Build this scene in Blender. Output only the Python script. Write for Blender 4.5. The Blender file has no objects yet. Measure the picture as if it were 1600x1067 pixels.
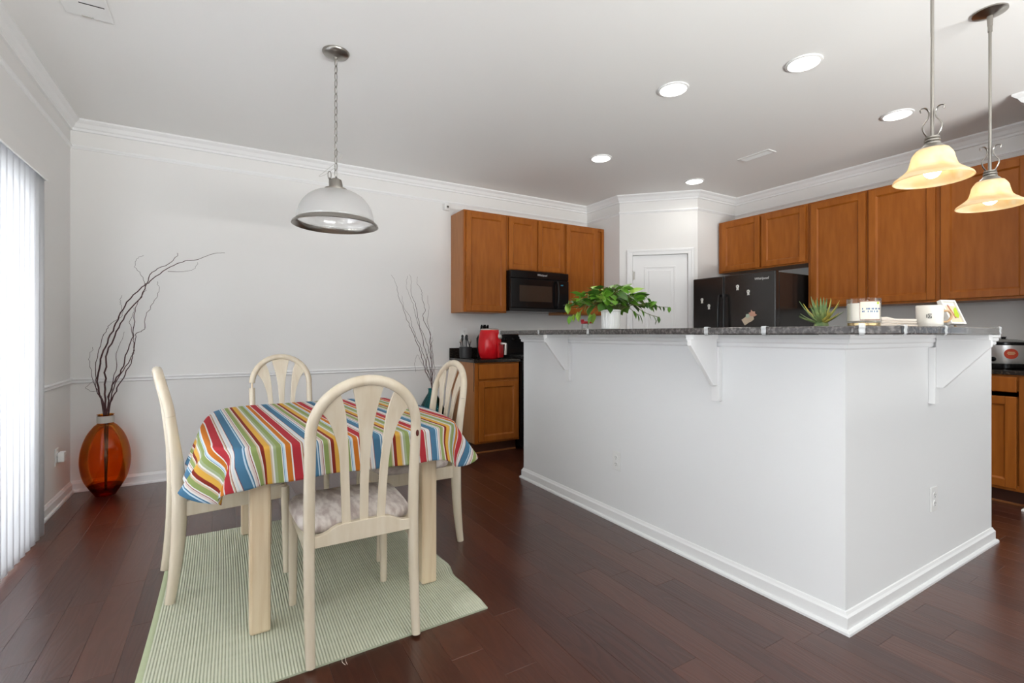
import bpy, bmesh, math, random
from mathutils import Vector, Matrix
random.seed(7)
PI = math.pi
SC = bpy.context.scene
COL = SC.collection
V = Vector

# ------------------------------------------------------------------ camera
cam_d = bpy.data.cameras.new('camera')
cam_d.sensor_width = 36.0
cam_d.lens = 755.0 / 1600.0 * 36.0
cam_d.shift_y = -11.0 / 1600.0
cam_d.clip_start = 0.02
cam = bpy.data.objects.new('camera', cam_d)
cam.location = (0, 0, 1.16)
cam.rotation_euler = (math.radians(90), 0, math.radians(-30.7))
COL.objects.link(cam)
SC.camera = cam
# ------------------------------------------------------------------ world, daylight, exposure
SC.view_settings.view_transform = 'Standard'
SC.view_settings.look = 'None'
SC.view_settings.gamma = 1.0
SC.view_settings.use_curve_mapping = False
SC.view_settings.exposure = 0.2
W = bpy.data.worlds.new('world'); SC.world = W
W.use_nodes = True
W.node_tree.nodes['Background'].inputs[0].default_value = (0.75, 0.87, 1.0, 1)
W.node_tree.nodes['Background'].inputs[1].default_value = 0.5
SC.cycles.use_denoising = True
SC.cycles.max_bounces = 10
SC.cycles.diffuse_bounces = 5
SC.cycles.transparent_max_bounces = 16
SC.cycles.sample_clamp_indirect = 6.0

def area_light(name, loc, direction, sx, sy, power, color):
    d = bpy.data.lights.new(name, 'AREA'); d.shape = 'RECTANGLE'
    d.size = sx; d.size_y = sy; d.energy = power; d.color = color
    o = bpy.data.objects.new(name, d); o.location = loc
    o.rotation_euler = V(direction).to_track_quat('-Z', 'Y').to_euler()
    COL.objects.link(o); return o
# door daylight, then added lamps outside unseen added windows that brighten ceiling and walls
area_light('daylight_door', (-1.75, 2.45, 1.25), (1, 0, -0.05), 3.0, 2.6, 400, (0.97, 0.98, 1.0))
area_light('added_uplight_left', (-2.05, -0.1, 0.1), (0.05, 0, 1), 2.4, 1.8, 50, (1.0, 0.99, 0.97))
area_light('added_uplight_rear', (1.9, -4.55, 0.1), (0, 0.05, 1), 5.0, 1.8, 2150, (1.0, 0.985, 0.96))
area_light('added_uplight_right', (7.55, -1.3, 0.1), (-0.05, 0, 1), 3.4, 1.8, 100, (1.0, 0.99, 0.97))
area_light('added_fill_left', (-1.35, -0.1, 1.35), (1, 0, 0), 2.3, 1.6, 60, (0.97, 0.985, 1.0))
area_light('added_fill_rear', (1.9, -3.75, 1.35), (0, 1, 0), 4.2, 1.7, 36, (0.97, 0.985, 1.0))

# ------------------------------------------------------------------ helpers
def s2l(c):
    return c / 12.92 if c <= 0.04045 else ((c + 0.055) / 1.055) ** 2.4
def hexc(h):
    return tuple(s2l(int(h[i:i + 2], 16) / 255) for i in (0, 2, 4))
def rgba(c):
    return (c[0], c[1], c[2], 1.0)

def mat(name, color, rough=0.5, metal=0.0, spec=0.5, coat=0.0, bump=None, var=None, trans=0.0, emit=None, ior=1.45, stretch=None, sheen=0.0):
    """principled material; bump=(scale, strength), var=(color2, scale, lo, hi) noise variation, stretch=coordinate scale"""
    m = bpy.data.materials.new(name); m.use_nodes = True
    nt = m.node_tree; b = nt.nodes['Principled BSDF']
    b.inputs['Base Color'].default_value = rgba(color)
    b.inputs['Roughness'].default_value = rough
    b.inputs['Metallic'].default_value = metal
    b.inputs['Specular IOR Level'].default_value = spec
    b.inputs['Coat Weight'].default_value = coat
    b.inputs['Coat Roughness'].default_value = 0.12
    b.inputs['Transmission Weight'].default_value = trans
    b.inputs['IOR'].default_value = ior
    b.inputs['Sheen Weight'].default_value = sheen
    if emit:
        b.inputs['Emission Color'].default_value = rgba(emit[0]); b.inputs['Emission Strength'].default_value = emit[1]
    if bump or var:
        tc = nt.nodes.new('ShaderNodeTexCoord'); mp = nt.nodes.new('ShaderNodeMapping')
        nt.links.new(tc.outputs['Object'], mp.inputs['Vector'])
        if stretch: mp.inputs['Scale'].default_value = stretch
    if var:
        n = nt.nodes.new('ShaderNodeTexNoise'); n.inputs['Scale'].default_value = var[1]; n.inputs['Detail'].default_value = 5
        nt.links.new(mp.outputs[0], n.inputs['Vector'])
        cr = nt.nodes.new('ShaderNodeValToRGB')
        cr.color_ramp.elements[0].position = var[2]; cr.color_ramp.elements[1].position = var[3]
        cr.color_ramp.elements[0].color = rgba(color); cr.color_ramp.elements[1].color = rgba(var[0])
        nt.links.new(n.outputs['Fac'], cr.inputs[0]); nt.links.new(cr.outputs[0], b.inputs['Base Color'])
    if bump:
        n2 = nt.nodes.new('ShaderNodeTexNoise'); n2.inputs['Scale'].default_value = bump[0]; n2.inputs['Detail'].default_value = 4
        nt.links.new(mp.outputs[0], n2.inputs['Vector'])
        bp = nt.nodes.new('ShaderNodeBump'); bp.inputs['Strength'].default_value = bump[1]; bp.inputs['Distance'].default_value = 0.002
        nt.links.new(n2.outputs['Fac'], bp.inputs['Height']); nt.links.new(bp.outputs[0], b.inputs['Normal'])
    return m

def mat_thin_glass(name, color, gloss=0.5, edge=0.45):
    m = bpy.data.materials.new(name); m.use_nodes = True
    nt = m.node_tree; nt.nodes.clear()
    out = nt.nodes.new('ShaderNodeOutputMaterial')
    tr = nt.nodes.new('ShaderNodeBsdfTransparent')
    gl = nt.nodes.new('ShaderNodeBsdfGlossy'); gl.inputs['Roughness'].default_value = 0.03
    mx = nt.nodes.new('ShaderNodeMixShader'); fr = nt.nodes.new('ShaderNodeFresnel'); fr.inputs['IOR'].default_value = 1.45
    mm = nt.nodes.new('ShaderNodeMath'); mm.operation = 'MULTIPLY'; mm.inputs[1].default_value = gloss
    lw = nt.nodes.new('ShaderNodeLayerWeight'); lw.inputs[0].default_value = 0.35
    cm = nt.nodes.new('ShaderNodeMix'); cm.data_type = 'RGBA'
    cm.inputs[6].default_value = rgba(color); cm.inputs[7].default_value = rgba(tuple(edge * c ** 2.2 for c in color))
    nt.links.new(lw.outputs['Facing'], cm.inputs[0]); nt.links.new(cm.outputs[2], tr.inputs[0])
    nt.links.new(fr.outputs[0], mm.inputs[0]); nt.links.new(mm.outputs[0], mx.inputs[0])
    nt.links.new(tr.outputs[0], mx.inputs[1]); nt.links.new(gl.outputs[0], mx.inputs[2])
    nt.links.new(mx.outputs[0], out.inputs[0]); return m

def mat_translucent(name, color, fac, transp=0.0, gloss=0.06, rough=0.25, var=None):
    m = bpy.data.materials.new(name); m.use_nodes = True
    nt = m.node_tree; nt.nodes.clear()
    out = nt.nodes.new('ShaderNodeOutputMaterial')
    d = nt.nodes.new('ShaderNodeBsdfDiffuse'); t = nt.nodes.new('ShaderNodeBsdfTranslucent')
    d.inputs[0].default_value = rgba(color); t.inputs[0].default_value = rgba(color)
    if var:
        tc = nt.nodes.new('ShaderNodeTexCoord'); n = nt.nodes.new('ShaderNodeTexNoise'); n.inputs['Scale'].default_value = var[1]
        n.inputs['Detail'].default_value = 3; n.inputs['Distortion'].default_value = 1.2
        nt.links.new(tc.outputs['Object'], n.inputs['Vector'])
        cr = nt.nodes.new('ShaderNodeValToRGB'); cr.color_ramp.elements[0].position = 0.35; cr.color_ramp.elements[1].position = 0.7
        cr.color_ramp.elements[0].color = rgba(color); cr.color_ramp.elements[1].color = rgba(var[0])
        nt.links.new(n.outputs['Fac'], cr.inputs[0]); nt.links.new(cr.outputs[0], d.inputs[0]); nt.links.new(cr.outputs[0], t.inputs[0])
    m1 = nt.nodes.new('ShaderNodeMixShader'); m1.inputs[0].default_value = fac
    nt.links.new(d.outputs[0], m1.inputs[1]); nt.links.new(t.outputs[0], m1.inputs[2])
    last = m1
    if transp > 0:
        tr = nt.nodes.new('ShaderNodeBsdfTransparent'); m2 = nt.nodes.new('ShaderNodeMixShader'); m2.inputs[0].default_value = transp
        nt.links.new(last.outputs[0], m2.inputs[1]); nt.links.new(tr.outputs[0], m2.inputs[2]); last = m2
    g = nt.nodes.new('ShaderNodeBsdfGlossy'); g.inputs['Roughness'].default_value = rough
    m3 = nt.nodes.new('ShaderNodeMixShader'); m3.inputs[0].default_value = gloss
    nt.links.new(last.outputs[0], m3.inputs[1]); nt.links.new(g.outputs[0], m3.inputs[2])
    nt.links.new(m3.outputs[0], out.inputs[0]); return m

def mat_emit(name, color, strength):
    m = bpy.data.materials.new(name); m.use_nodes = True
    nt = m.node_tree; nt.nodes.clear()
    out = nt.nodes.new('ShaderNodeOutputMaterial'); e = nt.nodes.new('ShaderNodeEmission')
    e.inputs[0].default_value = rgba(color); e.inputs[1].default_value = strength
    nt.links.new(e.outputs[0], out.inputs[0]); return m

# ---- geometry helpers
def add_box(bm, x0, x1, y0, y1, z0, z1, M=None):
    vs = [bm.verts.new((x, y, z)) for x in (x0, x1) for y in (y0, y1) for z in (z0, z1)]
    for f in ((0, 1, 3, 2), (4, 6, 7, 5), (0, 4, 5, 1), (2, 3, 7, 6), (0, 2, 6, 4), (1, 5, 7, 3)):
        bm.faces.new([vs[i] for i in f])
    if M is not None:
        for v in vs: v.co = M @ v.co
    return vs

def box_bm(*a, M=None):
    bm = bmesh.new(); add_box(bm, *a, M=M); return bm

def add_prism(bm, poly, z0, z1, M=None):
    lo = [bm.verts.new((p[0], p[1], z0)) for p in poly]; hi = [bm.verts.new((p[0], p[1], z1)) for p in poly]
    n = len(poly)
    bm.faces.new(list(reversed(lo))); bm.faces.new(hi)
    for i in range(n):
        bm.faces.new((lo[i], lo[(i + 1) % n], hi[(i + 1) % n], hi[i]))
    if M is not None:
        for v in lo + hi: v.co = M @ v.co
    return lo + hi

def add_lathe(bm, prof, seg=32, M=None, closed=False, cap=True, rib=None):
    rings = []
    for r, z in prof:
        if r < 1e-6:
            rings.append([bm.verts.new((0, 0, z))])
        else:
            ring = []
            for i in range(seg):
                a = 2 * PI * i / seg
                rr = r + (rib(i, r, z) if rib else 0)
                ring.append(bm.verts.new((rr * math.cos(a), rr * math.sin(a), z)))
            rings.append(ring)
    pairs = list(zip(rings, rings[1:]))
    if closed: pairs.append((rings[-1], rings[0]))
    for a, b in pairs:
        if len(a) == 1 and len(b) == 1: continue
        for i in range(seg):
            j = (i + 1) % seg
            if len(a) == 1: bm.faces.new((a[0], b[j], b[i]))
            elif len(b) == 1: bm.faces.new((a[i], a[j], b[0]))
            else: bm.faces.new((a[i], a[j], b[j], b[i]))
    if cap and not closed:
        if len(rings[0]) > 1: bm.faces.new(list(reversed(rings[0])))
        if len(rings[-1]) > 1: bm.faces.new(rings[-1])
    if M is not None:
        for ring in rings:
            for v in ring: v.co = M @ v.co

def add_tube(bm, pts, rad, seg=10, closed=False, frame=None, cap=True):
    """sweep; rad = number, list of numbers or list of (ru, rv); frame = fixed u axis"""
    pts = [V(p) for p in pts]; n = len(pts)
    if not isinstance(rad, (list, tuple)): rad = [rad] * n
    rings = []; u = None
    for i, p in enumerate(pts):
        if closed: t = pts[(i + 1) % n] - pts[i - 1]
        else: t = pts[min(i + 1, n - 1)] - pts[max(i - 1, 0)]
        t.normalize()
        if frame is not None: u = V(frame)
        elif u is None: u = V((0, 0, 1)) if abs(t.z) < 0.9 else V((1, 0, 0))
        u = (u - t * u.dot(t)).normalized(); w = t.cross(u)
        r = rad[i]; ru, rv = r if isinstance(r, (list, tuple)) else (r, r)
        rings.append([bm.verts.new(p + u * (ru * math.cos(2 * PI * k / seg)) + w * (rv * math.sin(2 * PI * k / seg))) for k in range(seg)])
    for i in range(n if closed else n - 1):
        a, b = rings[i], rings[(i + 1) % n]
        for k in range(seg):
            bm.faces.new((a[k], a[(k + 1) % seg], b[(k + 1) % seg], b[k]))
    if cap and not closed:
        bm.faces.new(list(reversed(rings[0]))); bm.faces.new(rings[-1])

def add_sphere(bm, c, r, seg=14, rings=9, sc=(1, 1, 1)):
    prof = [(r * math.sin(PI * i / rings), -r * math.cos(PI * i / rings)) for i in range(rings + 1)]
    M = Matrix.Translation(c) @ Matrix.Diagonal((sc[0], sc[1], sc[2], 1))
    add_lathe(bm, prof, seg, M)

def smooth_path(pts, sub=6):
    """Catmull-Rom"""
    P = [V(p) for p in pts]; P = [2 * P[0] - P[1]] + P + [2 * P[-1] - P[-2]]
    out = []
    for i in range(1, len(P) - 2):
        p0, p1, p2, p3 = P[i - 1:i + 3]
        for k in range(sub):
            t = k / sub
            out.append(0.5 * ((2 * p1) + (p2 - p0) * t + (2 * p0 - 5 * p1 + 4 * p2 - p3) * t * t + (3 * p1 - p0 - 3 * p2 + p3) * t ** 3))
    out.append(P[-2]); return out

def link_mesh(name, bm, m, parent=None, smooth=False, bevel=0.0, solid=0.0, subsurf=0, angle=40):
    bmesh.ops.recalc_face_normals(bm, faces=bm.faces[:])
    me = bpy.data.meshes.new(name); bm.to_mesh(me); bm.free()
    for mm in (m if isinstance(m, (list, tuple)) else [m]): me.materials.append(mm)
    o = bpy.data.objects.new(name, me); COL.objects.link(o)
    if parent is not None: o.parent = parent
    if smooth:
        for p in me.polygons: p.use_smooth = True
        if smooth != 'all': me.set_sharp_from_angle(angle=math.radians(angle))
    if solid:
        md = o.modifiers.new('solid', 'SOLIDIFY'); md.thickness = solid; md.offset = 0
    if bevel:
        md = o.modifiers.new('bevel', 'BEVEL'); md.width = bevel; md.segments = 2; md.limit_method = 'ANGLE'; md.angle_limit = math.radians(35)
        md.harden_normals = False
    if subsurf:
        md = o.modifiers.new('sub', 'SUBSURF'); md.levels = subsurf; md.render_levels = subsurf
    return o
obj = link_mesh

def tag(o, label, cat, group=None, kind=None):
    o['label'] = label; o['category'] = cat
    if group: o['group'] = group
    if kind: o['kind'] = kind
    return o
def thing(name, label, cat, loc=(0, 0, 0), rotz=0.0, group=None):
    o = bpy.data.objects.new(name, None); o.empty_display_size = 0.05
    o.location = loc; o.rotation_euler = (0, 0, rotz); COL.objects.link(o)
    return tag(o, label, cat, group)
def struct(name, bm, m, parent=None, **k):
    o = obj(name, bm, m, parent, **k)
    if parent is None: o['kind'] = 'structure'
    return o
def copy_tree(o, parent=None):
    c = o.copy(); COL.objects.link(c)
    if parent is not None: c.parent = parent
    for ch in list(o.children): copy_tree(ch, c)
    return c

def molding(path, prof, closed=False):
    """sweep profile [(out, z)] along a floor path with mitred corners; the room lies on the right hand side"""
    bm = bmesh.new(); n = len(path); rings = []
    for i in range(n):
        p = V(path[i])
        d0 = (p - V(path[i - 1])).normalized() if (i > 0 or closed) else None
        d1 = (V(path[(i + 1) % n]) - p).normalized() if (i < n - 1 or closed) else None
        if d0 is None: d0 = d1
        if d1 is None: d1 = d0
        n0 = V((d0.y, -d0.x)); n1 = V((d1.y, -d1.x)); b = n0 + n1; b = b / (1 + n0.dot(n1))
        rings.append([bm.verts.new((p.x + b.x * q, p.y + b.y * q, z)) for q, z in prof])
    k = len(prof)
    for i in range(n if closed else n - 1):
        a, c = rings[i], rings[(i + 1) % n]
        for j in range(k):
            bm.faces.new((a[j], a[(j + 1) % k], c[(j + 1) % k], c[j]))
    if not closed:
        bm.faces.new(rings[0]); bm.faces.new(list(reversed(rings[-1])))
    return bm

def text_bm(body, size, depth=0.0006, M=None, shear=0.0, align='CENTER'):
    cu = bpy.data.curves.new('lettering', 'FONT'); cu.body = body; cu.size = size; cu.extrude = depth; cu.shear = shear
    cu.align_x = align; cu.align_y = 'CENTER'; cu.resolution_u = 3
    o = bpy.data.objects.new('lettering', cu); COL.objects.link(o)
    bpy.context.view_layer.update()
    me = bpy.data.meshes.new_from_object(o.evaluated_get(bpy.context.evaluated_depsgraph_get()))
    bm = bmesh.new(); bm.from_mesh(me)
    bpy.data.objects.remove(o); bpy.data.curves.remove(cu); bpy.data.meshes.remove(me)
    if M is not None: bm.transform(M)
    return bm
RX90 = Matrix.Rotation(PI / 2, 4, 'X')      # lettering lying in XY stands up and faces -Y
RZm90 = Matrix.Rotation(-PI / 2, 4, 'Z')    # -Y facing becomes -X facing

# ------------------------------------------------------------------ materials
m_wall = mat('wall_paint', (0.80, 0.79, 0.775), 0.75, spec=0.25, bump=(260, 0.05))
m_ceil = mat('ceiling_paint', (0.85, 0.845, 0.83), 0.9, spec=0.1, bump=(220, 0.05))
m_trim = mat('trim_gloss_white', (0.84, 0.84, 0.84), 0.32, spec=0.4)
m_isl = mat('island_paint', (0.82, 0.825, 0.83), 0.5, spec=0.3)
m_plastic = mat('white_plastic', (0.82, 0.82, 0.81), 0.35)
m_slot = mat('dark_slot', (0.03, 0.03, 0.03), 0.6)
m_wood = mat('cabinet_wood', (0.37, 0.115, 0.016), 0.36, spec=0.28, coat=0.05, var=((0.275, 0.076, 0.009), 3.0, 0.35, 0.75), stretch=(9, 9, 1.2), bump=(60, 0.06))
m_woodside = mat('cabinet_side_wood', (0.40, 0.165, 0.055), 0.4, spec=0.4, var=((0.30, 0.115, 0.034), 4.0, 0.3, 0.75), stretch=(14, 14, 1.0), bump=(60, 0.06))
m_wooddark = mat('cabinet_toe_wood', (0.07, 0.020, 0.008), 0.5)
m_shoe = mat('stained_shoe_wood', (0.30, 0.11, 0.035), 0.4)
m_granite = mat('granite', (0.018, 0.015, 0.013), 0.10, spec=0.6, var=((0.12, 0.085, 0.06), 85.0, 0.55, 0.75))
m_barcounter = mat('bar_granite', (0.055, 0.048, 0.046), 0.14, spec=0.6, coat=0.0, var=((0.20, 0.18, 0.17), 70.0, 0.45, 0.75))
m_black = mat('black_gloss', (0.007, 0.007, 0.008), 0.12, spec=0.35)
m_fridge = mat('fridge_black', (0.016, 0.0145, 0.014), 0.2, spec=0.9, bump=(420, 0.02))
m_blackm = mat('black_matte', (0.018, 0.018, 0.019), 0.45)
m_mwwin = mat('microwave_window', (0.045, 0.030, 0.022), 0.15)
m_chrome = mat('chrome', (0.75, 0.75, 0.74), 0.16, metal=1.0)
m_nickel = mat('brushed_nickel', (0.36, 0.34, 0.31), 0.28, metal=1.0)
m_steel = mat('stainless', (0.72, 0.72, 0.72), 0.30, metal=0.75)
m_chair = mat('cream_lacquer', (0.69, 0.605, 0.475), 0.24, spec=0.5, coat=0.25, var=((0.62, 0.52, 0.38), 2.5, 0.4, 0.75), stretch=(14, 14, 1.5))
m_chip = mat('worn_hole', (0.10, 0.015, 0.008), 0.6)
m_tableleg = mat('bleached_wood', (0.70, 0.57, 0.40), 0.35, var=((0.62, 0.47, 0.30), 3.0, 0.4, 0.75), stretch=(16, 16, 1.2))
m_fabric = mat('seat_fabric', (0.44, 0.36, 0.33), 0.9, spec=0.1, var=((0.68, 0.62, 0.57), 26.0, 0.38, 0.62), stretch=(1.6, 0.5, 1), bump=(600, 0.5), sheen=0.2)
m_tape = mat('paper_band', (0.50, 0.47, 0.42), 0.6)
m_amber = mat_thin_glass('amber_glass', (0.99, 0.665, 0.16), 0.6, 0.97)
m_amberbase = mat_thin_glass('amber_glass_base', (0.80, 0.22, 0.04), 0.7, 0.9)
m_teal = mat_thin_glass('teal_glass', (0.25, 0.70, 0.72), 0.8, 0.9)
m_clear = mat_thin_glass('clear_glass', (0.99, 0.995, 0.99), 0.4, 0.94)
m_pane = mat_thin_glass('window_glass', (0.96, 0.97, 0.97), 0.8, 0.9)
m_branch = mat('branch_bark', (0.045, 0.012, 0.014), 0.6, var=((0.085, 0.028, 0.028), 40, 0.4, 0.7))
m_blind = mat_translucent('blind_vinyl', (0.83, 0.835, 0.85), 0.5, gloss=0.04)
m_shade = mat_translucent('ribbed_glass', (0.93, 0.93, 0.92), 0.55, transp=0.60, gloss=0.10, rough=0.12)
m_shadeamber = mat_translucent('alabaster_glass', (0.93, 0.74, 0.46), 0.62, gloss=0.05, var=((0.97, 0.90, 0.74), 7.0))
m_bulb = mat_emit('bulb_glow', (1.0, 0.80, 0.48), 14.0)
m_can = mat_emit('downlight_glow', (1.0, 0.97, 0.92), 9.0)
m_red = mat('red_lacquer', (0.56, 0.006, 0.012), 0.16, spec=0.4)
m_redlid = mat('red_plastic', (0.40, 0.008, 0.014), 0.35)
m_silver = mat('silver_plastic', (0.60, 0.59, 0.56), 0.3, metal=0.6)
m_pot = mat('white_ceramic', (0.82, 0.82, 0.80), 0.22)
m_soil = mat('soil', (0.03, 0.02, 0.012), 0.9)
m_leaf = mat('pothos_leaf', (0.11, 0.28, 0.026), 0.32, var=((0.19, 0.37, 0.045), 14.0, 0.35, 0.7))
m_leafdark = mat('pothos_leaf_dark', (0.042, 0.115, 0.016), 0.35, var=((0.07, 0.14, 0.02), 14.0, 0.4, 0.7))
m_leaflight = mat('pothos_leaf_light', (0.32, 0.52, 0.07), 0.35, var=((0.38, 0.52, 0.14), 12.0, 0.4, 0.7))  # paler green; on the left vines it paints in light from the window
m_stem = mat('stem_green', (0.13, 0.15, 0.04), 0.5)
m_succ = mat('succulent_leaf', (0.13, 0.21, 0.075), 0.4, var=((0.30, 0.34, 0.12), 30.0, 0.4, 0.7))
m_succ2 = mat('succulent_leaf_yellow', (0.46, 0.36, 0.06), 0.4, var=((0.30, 0.32, 0.09), 25.0, 0.45, 0.7))
m_wax = mat('candle_wax', (0.84, 0.77, 0.68), 0.45)
m_paper = mat('label_paper', (0.72, 0.67, 0.54), 0.6, var=((0.62, 0.70, 0.62), 30.0, 0.4, 0.7))
m_brownink = mat('brown_ink', (0.28, 0.11, 0.07), 0.6)
m_blueink = mat('blue_ink', (0.05, 0.10, 0.28), 0.6)
m_gold = mat('gold_metal', (0.75, 0.56, 0.30), 0.25, metal=1.0)
m_towel = mat('towel_cotton', (0.78, 0.70, 0.62), 0.95, spec=0.05, bump=(700, 0.6))
m_mug = mat('mug_glaze', (0.78, 0.74, 0.67), 0.2)
m_ink = mat('black_ink', (0.015, 0.015, 0.015), 0.5)
m_cork = mat('wood_handle', (0.55, 0.36, 0.20), 0.5)
m_frame = mat('white_frame', (0.80, 0.77, 0.74), 0.35)
m_art = mat('art_print', (0.66, 0.62, 0.42), 0.5, var=((0.70, 0.50, 0.38), 12.0, 0.42, 0.62))
m_artgreen = mat('art_green', (0.42, 0.55, 0.02), 0.5)
m_artred = mat('art_red', (0.45, 0.16, 0.10), 0.5)
m_artsky = mat('art_sky', (0.62, 0.64, 0.66), 0.5)
m_magnet = mat('magnet_white', (0.85, 0.84, 0.80), 0.5)
m_magcream = mat('magnet_cream', (0.70, 0.58, 0.44), 0.55)
m_magpink = mat('magnet_pink', (0.66, 0.38, 0.28), 0.55)
m_maggreen = mat('magnet_green', (0.55, 0.64, 0.52), 0.55)
m_logo = mat('logo_silver', (0.80, 0.80, 0.80), 0.3, metal=0.3)
m_stickerred = mat('sticker_red', (0.55, 0.055, 0.02), 0.45)
m_stickeryellow = mat('sticker_cream', (0.75, 0.52, 0.28), 0.5)
m_display = mat_emit('display_glow', (0.10, 0.45, 0.65), 0.25)

def mat_plank():
    m = mat('plank_wood', (0.05, 0.016, 0.010), 0.34, spec=0.5, coat=0.65)
    nt = m.node_tree; b = nt.nodes['Principled BSDF']; b.inputs['Coat Roughness'].default_value = 0.26
    tc = nt.nodes.new('ShaderNodeTexCoord'); mp = nt.nodes.new('ShaderNodeMapping'); mp.inputs['Scale'].default_value = (7.0, 0.9, 1)
    oi = nt.nodes.new('ShaderNodeObjectInfo')
    ad = nt.nodes.new('ShaderNodeVectorMath'); ad.operation = 'ADD'
    mu = nt.nodes.new('ShaderNodeVectorMath'); mu.operation = 'SCALE'; mu.inputs[0].default_value = (37, 19, 5)
    nt.links.new(oi.outputs['Random'], mu.inputs['Scale'])
    nt.links.new(tc.outputs['Object'], mp.inputs['Vector']); nt.links.new(mp.outputs[0], ad.inputs[0]); nt.links.new(mu.outputs[0], ad.inputs[1])
    n = nt.nodes.new('ShaderNodeTexNoise'); n.inputs['Scale'].default_value = 1.6; n.inputs['Detail'].default_value = 3
    n.inputs['Distortion'].default_value = 0.6
    nt.links.new(ad.outputs[0], n.inputs['Vector'])
    w = nt.nodes.new('ShaderNodeMath'); w.operation = 'MULTIPLY'; w.inputs[1].default_value = 9.0
    sn = nt.nodes.new('ShaderNodeMath'); sn.operation = 'SINE'
    nt.links.new(n.outputs['Fac'], w.inputs[0])
    w2 = nt.nodes.new('ShaderNodeMath'); w2.operation = 'MULTIPLY'; w2.inputs[1].default_value = 6.0
    nt.links.new(w.outputs[0], w2.inputs[0]); nt.links.new(w2.outputs[0], sn.inputs[0])
    cr = nt.nodes.new('ShaderNodeValToRGB')
    cr.color_ramp.elements[0].color = (0.036, 0.0078, 0.0045, 1); cr.color_ramp.elements[1].color = (0.084, 0.024, 0.0118, 1)
    mr = nt.nodes.new('ShaderNodeMapRange'); mr.inputs[1].default_value = -1; mr.inputs[2].default_value = 1
    mr.inputs[3].default_value = 0.28; mr.inputs[4].default_value = 0.55
    nt.links.new(sn.outputs[0], mr.inputs[0])
    a2 = nt.nodes.new('ShaderNodeMath'); a2.operation = 'MULTIPLY_ADD'; a2.inputs[1].default_value = 0.75
    nt.links.new(oi.outputs['Random'], a2.inputs[0])
    s3 = nt.nodes.new('ShaderNodeMath'); s3.operation = 'SUBTRACT'; s3.inputs[1].default_value = 0.2
    nt.links.new(mr.outputs[0], s3.inputs[0]); nt.links.new(s3.outputs[0], a2.inputs[2])
    nt.links.new(a2.outputs[0], cr.inputs[0]); nt.links.new(cr.outputs[0], b.inputs['Base Color'])
    bp = nt.nodes.new('ShaderNodeBump'); bp.inputs['Strength'].default_value = 0.10; bp.inputs['Distance'].default_value = 0.0015
    nt.links.new(n.outputs['Fac'], bp.inputs['Height']); nt.links.new(sn.outputs[0], bp.inputs['Height'])
    nt.links.new(bp.outputs[0], b.inputs['Normal'])
    return m
m_plank = mat_plank()

# ------------------------------------------------------------------ room shell
XL, YB, XR, CE = -0.978, 4.706, 5.139, 2.74
XE, YE, YR, XFAR = 4.52, 0.995, -3.5, 6.5
T = 0.12
# floor slab + planks
fl = struct('floor', box_bm(XL - T, XFAR + T, YR - T, YB + T, -0.10, -0.013), m_wooddark)
CT, ST = math.cos(math.radians(30.7)), math.sin(math.radians(30.7))
def in_view(x, y):
    lat = x * CT - y * ST; d = x * ST + y * CT
    if d < 1.50: return False
    u = 800 + 755 * lat / d; v = 522.5 + 755 * 1.16 / d
    return -30 < u < 1630 and v < 1100
def covered(x, y):
    if 2.14 < x < 3.70 and 1.02 < y < 3.30: return True     # island footprint
    if x > 2.1 and y > 4.25: return True
    if x > 4.6: return True
    if x > 3.7 and y > 3.6: return True
    return False
PW = 0.127
x = -0.576 - 4 * PW
rest = bmesh.new(); nplank = 0
while x < XFAR:
    x0, x1 = max(x, XL - 0.02), min(x + PW, XFAR)
    y = YR - random.random() * 0.9
    while y < YB:
        L = random.choice((0.35, 0.5, 0.65, 0.8, 0.95, 1.1, 1.2)) + random.random() * 0.08
        y0, y1 = max(y, YR), min(y + L, YB + 0.02)
        if y1 - y0 > 0.02 and x1 - x0 > 0.01:
            vis = any(in_view(px, py) and not covered(px, py) for px in (x0, (x0 + x1) / 2, x1) for py in [y0 + (y1 - y0) * k / 6 for k in range(7)])
            g = 0.00025; c = 0.0007
            xa, xb, ya, yb = x0 + g, x1 - g, y0 + g, y1 - g
            if vis and nplank < 290:
                bm = bmesh.new(); cx, cy = (xa + xb) / 2, (ya + yb) / 2
            else:
                bm = rest; cx = cy = 0
            b0 = [bm.verts.new((px - cx, py - cy, -0.013)) for px, py in ((xa, ya), (xb, ya), (xb, yb), (xa, yb))]
            b1 = [bm.verts.new((px - cx, py - cy, -c)) for px, py in ((xa, ya), (xb, ya), (xb, yb), (xa, yb))]
            b2 = [bm.verts.new((px - cx, py - cy, 0)) for px, py in ((xa + c, ya + c), (xb - c, ya + c), (xb - c, yb - c), (xa + c, yb - c))]
            for lo, hi in ((b0, b1), (b1, b2)):
                for i in range(4): bm.faces.new((lo[i], lo[(i + 1) % 4], hi[(i + 1) % 4], hi[i]))
            bm.faces.new(b2)
            if bm is not rest:
                o = obj('plank', bm, m_plank, fl); o.location = (cx, cy, 0); nplank += 1
        y += L
    x += PW
o = obj('plank_field', rest, m_plank, fl); o['kind'] = 'stuff'

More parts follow.
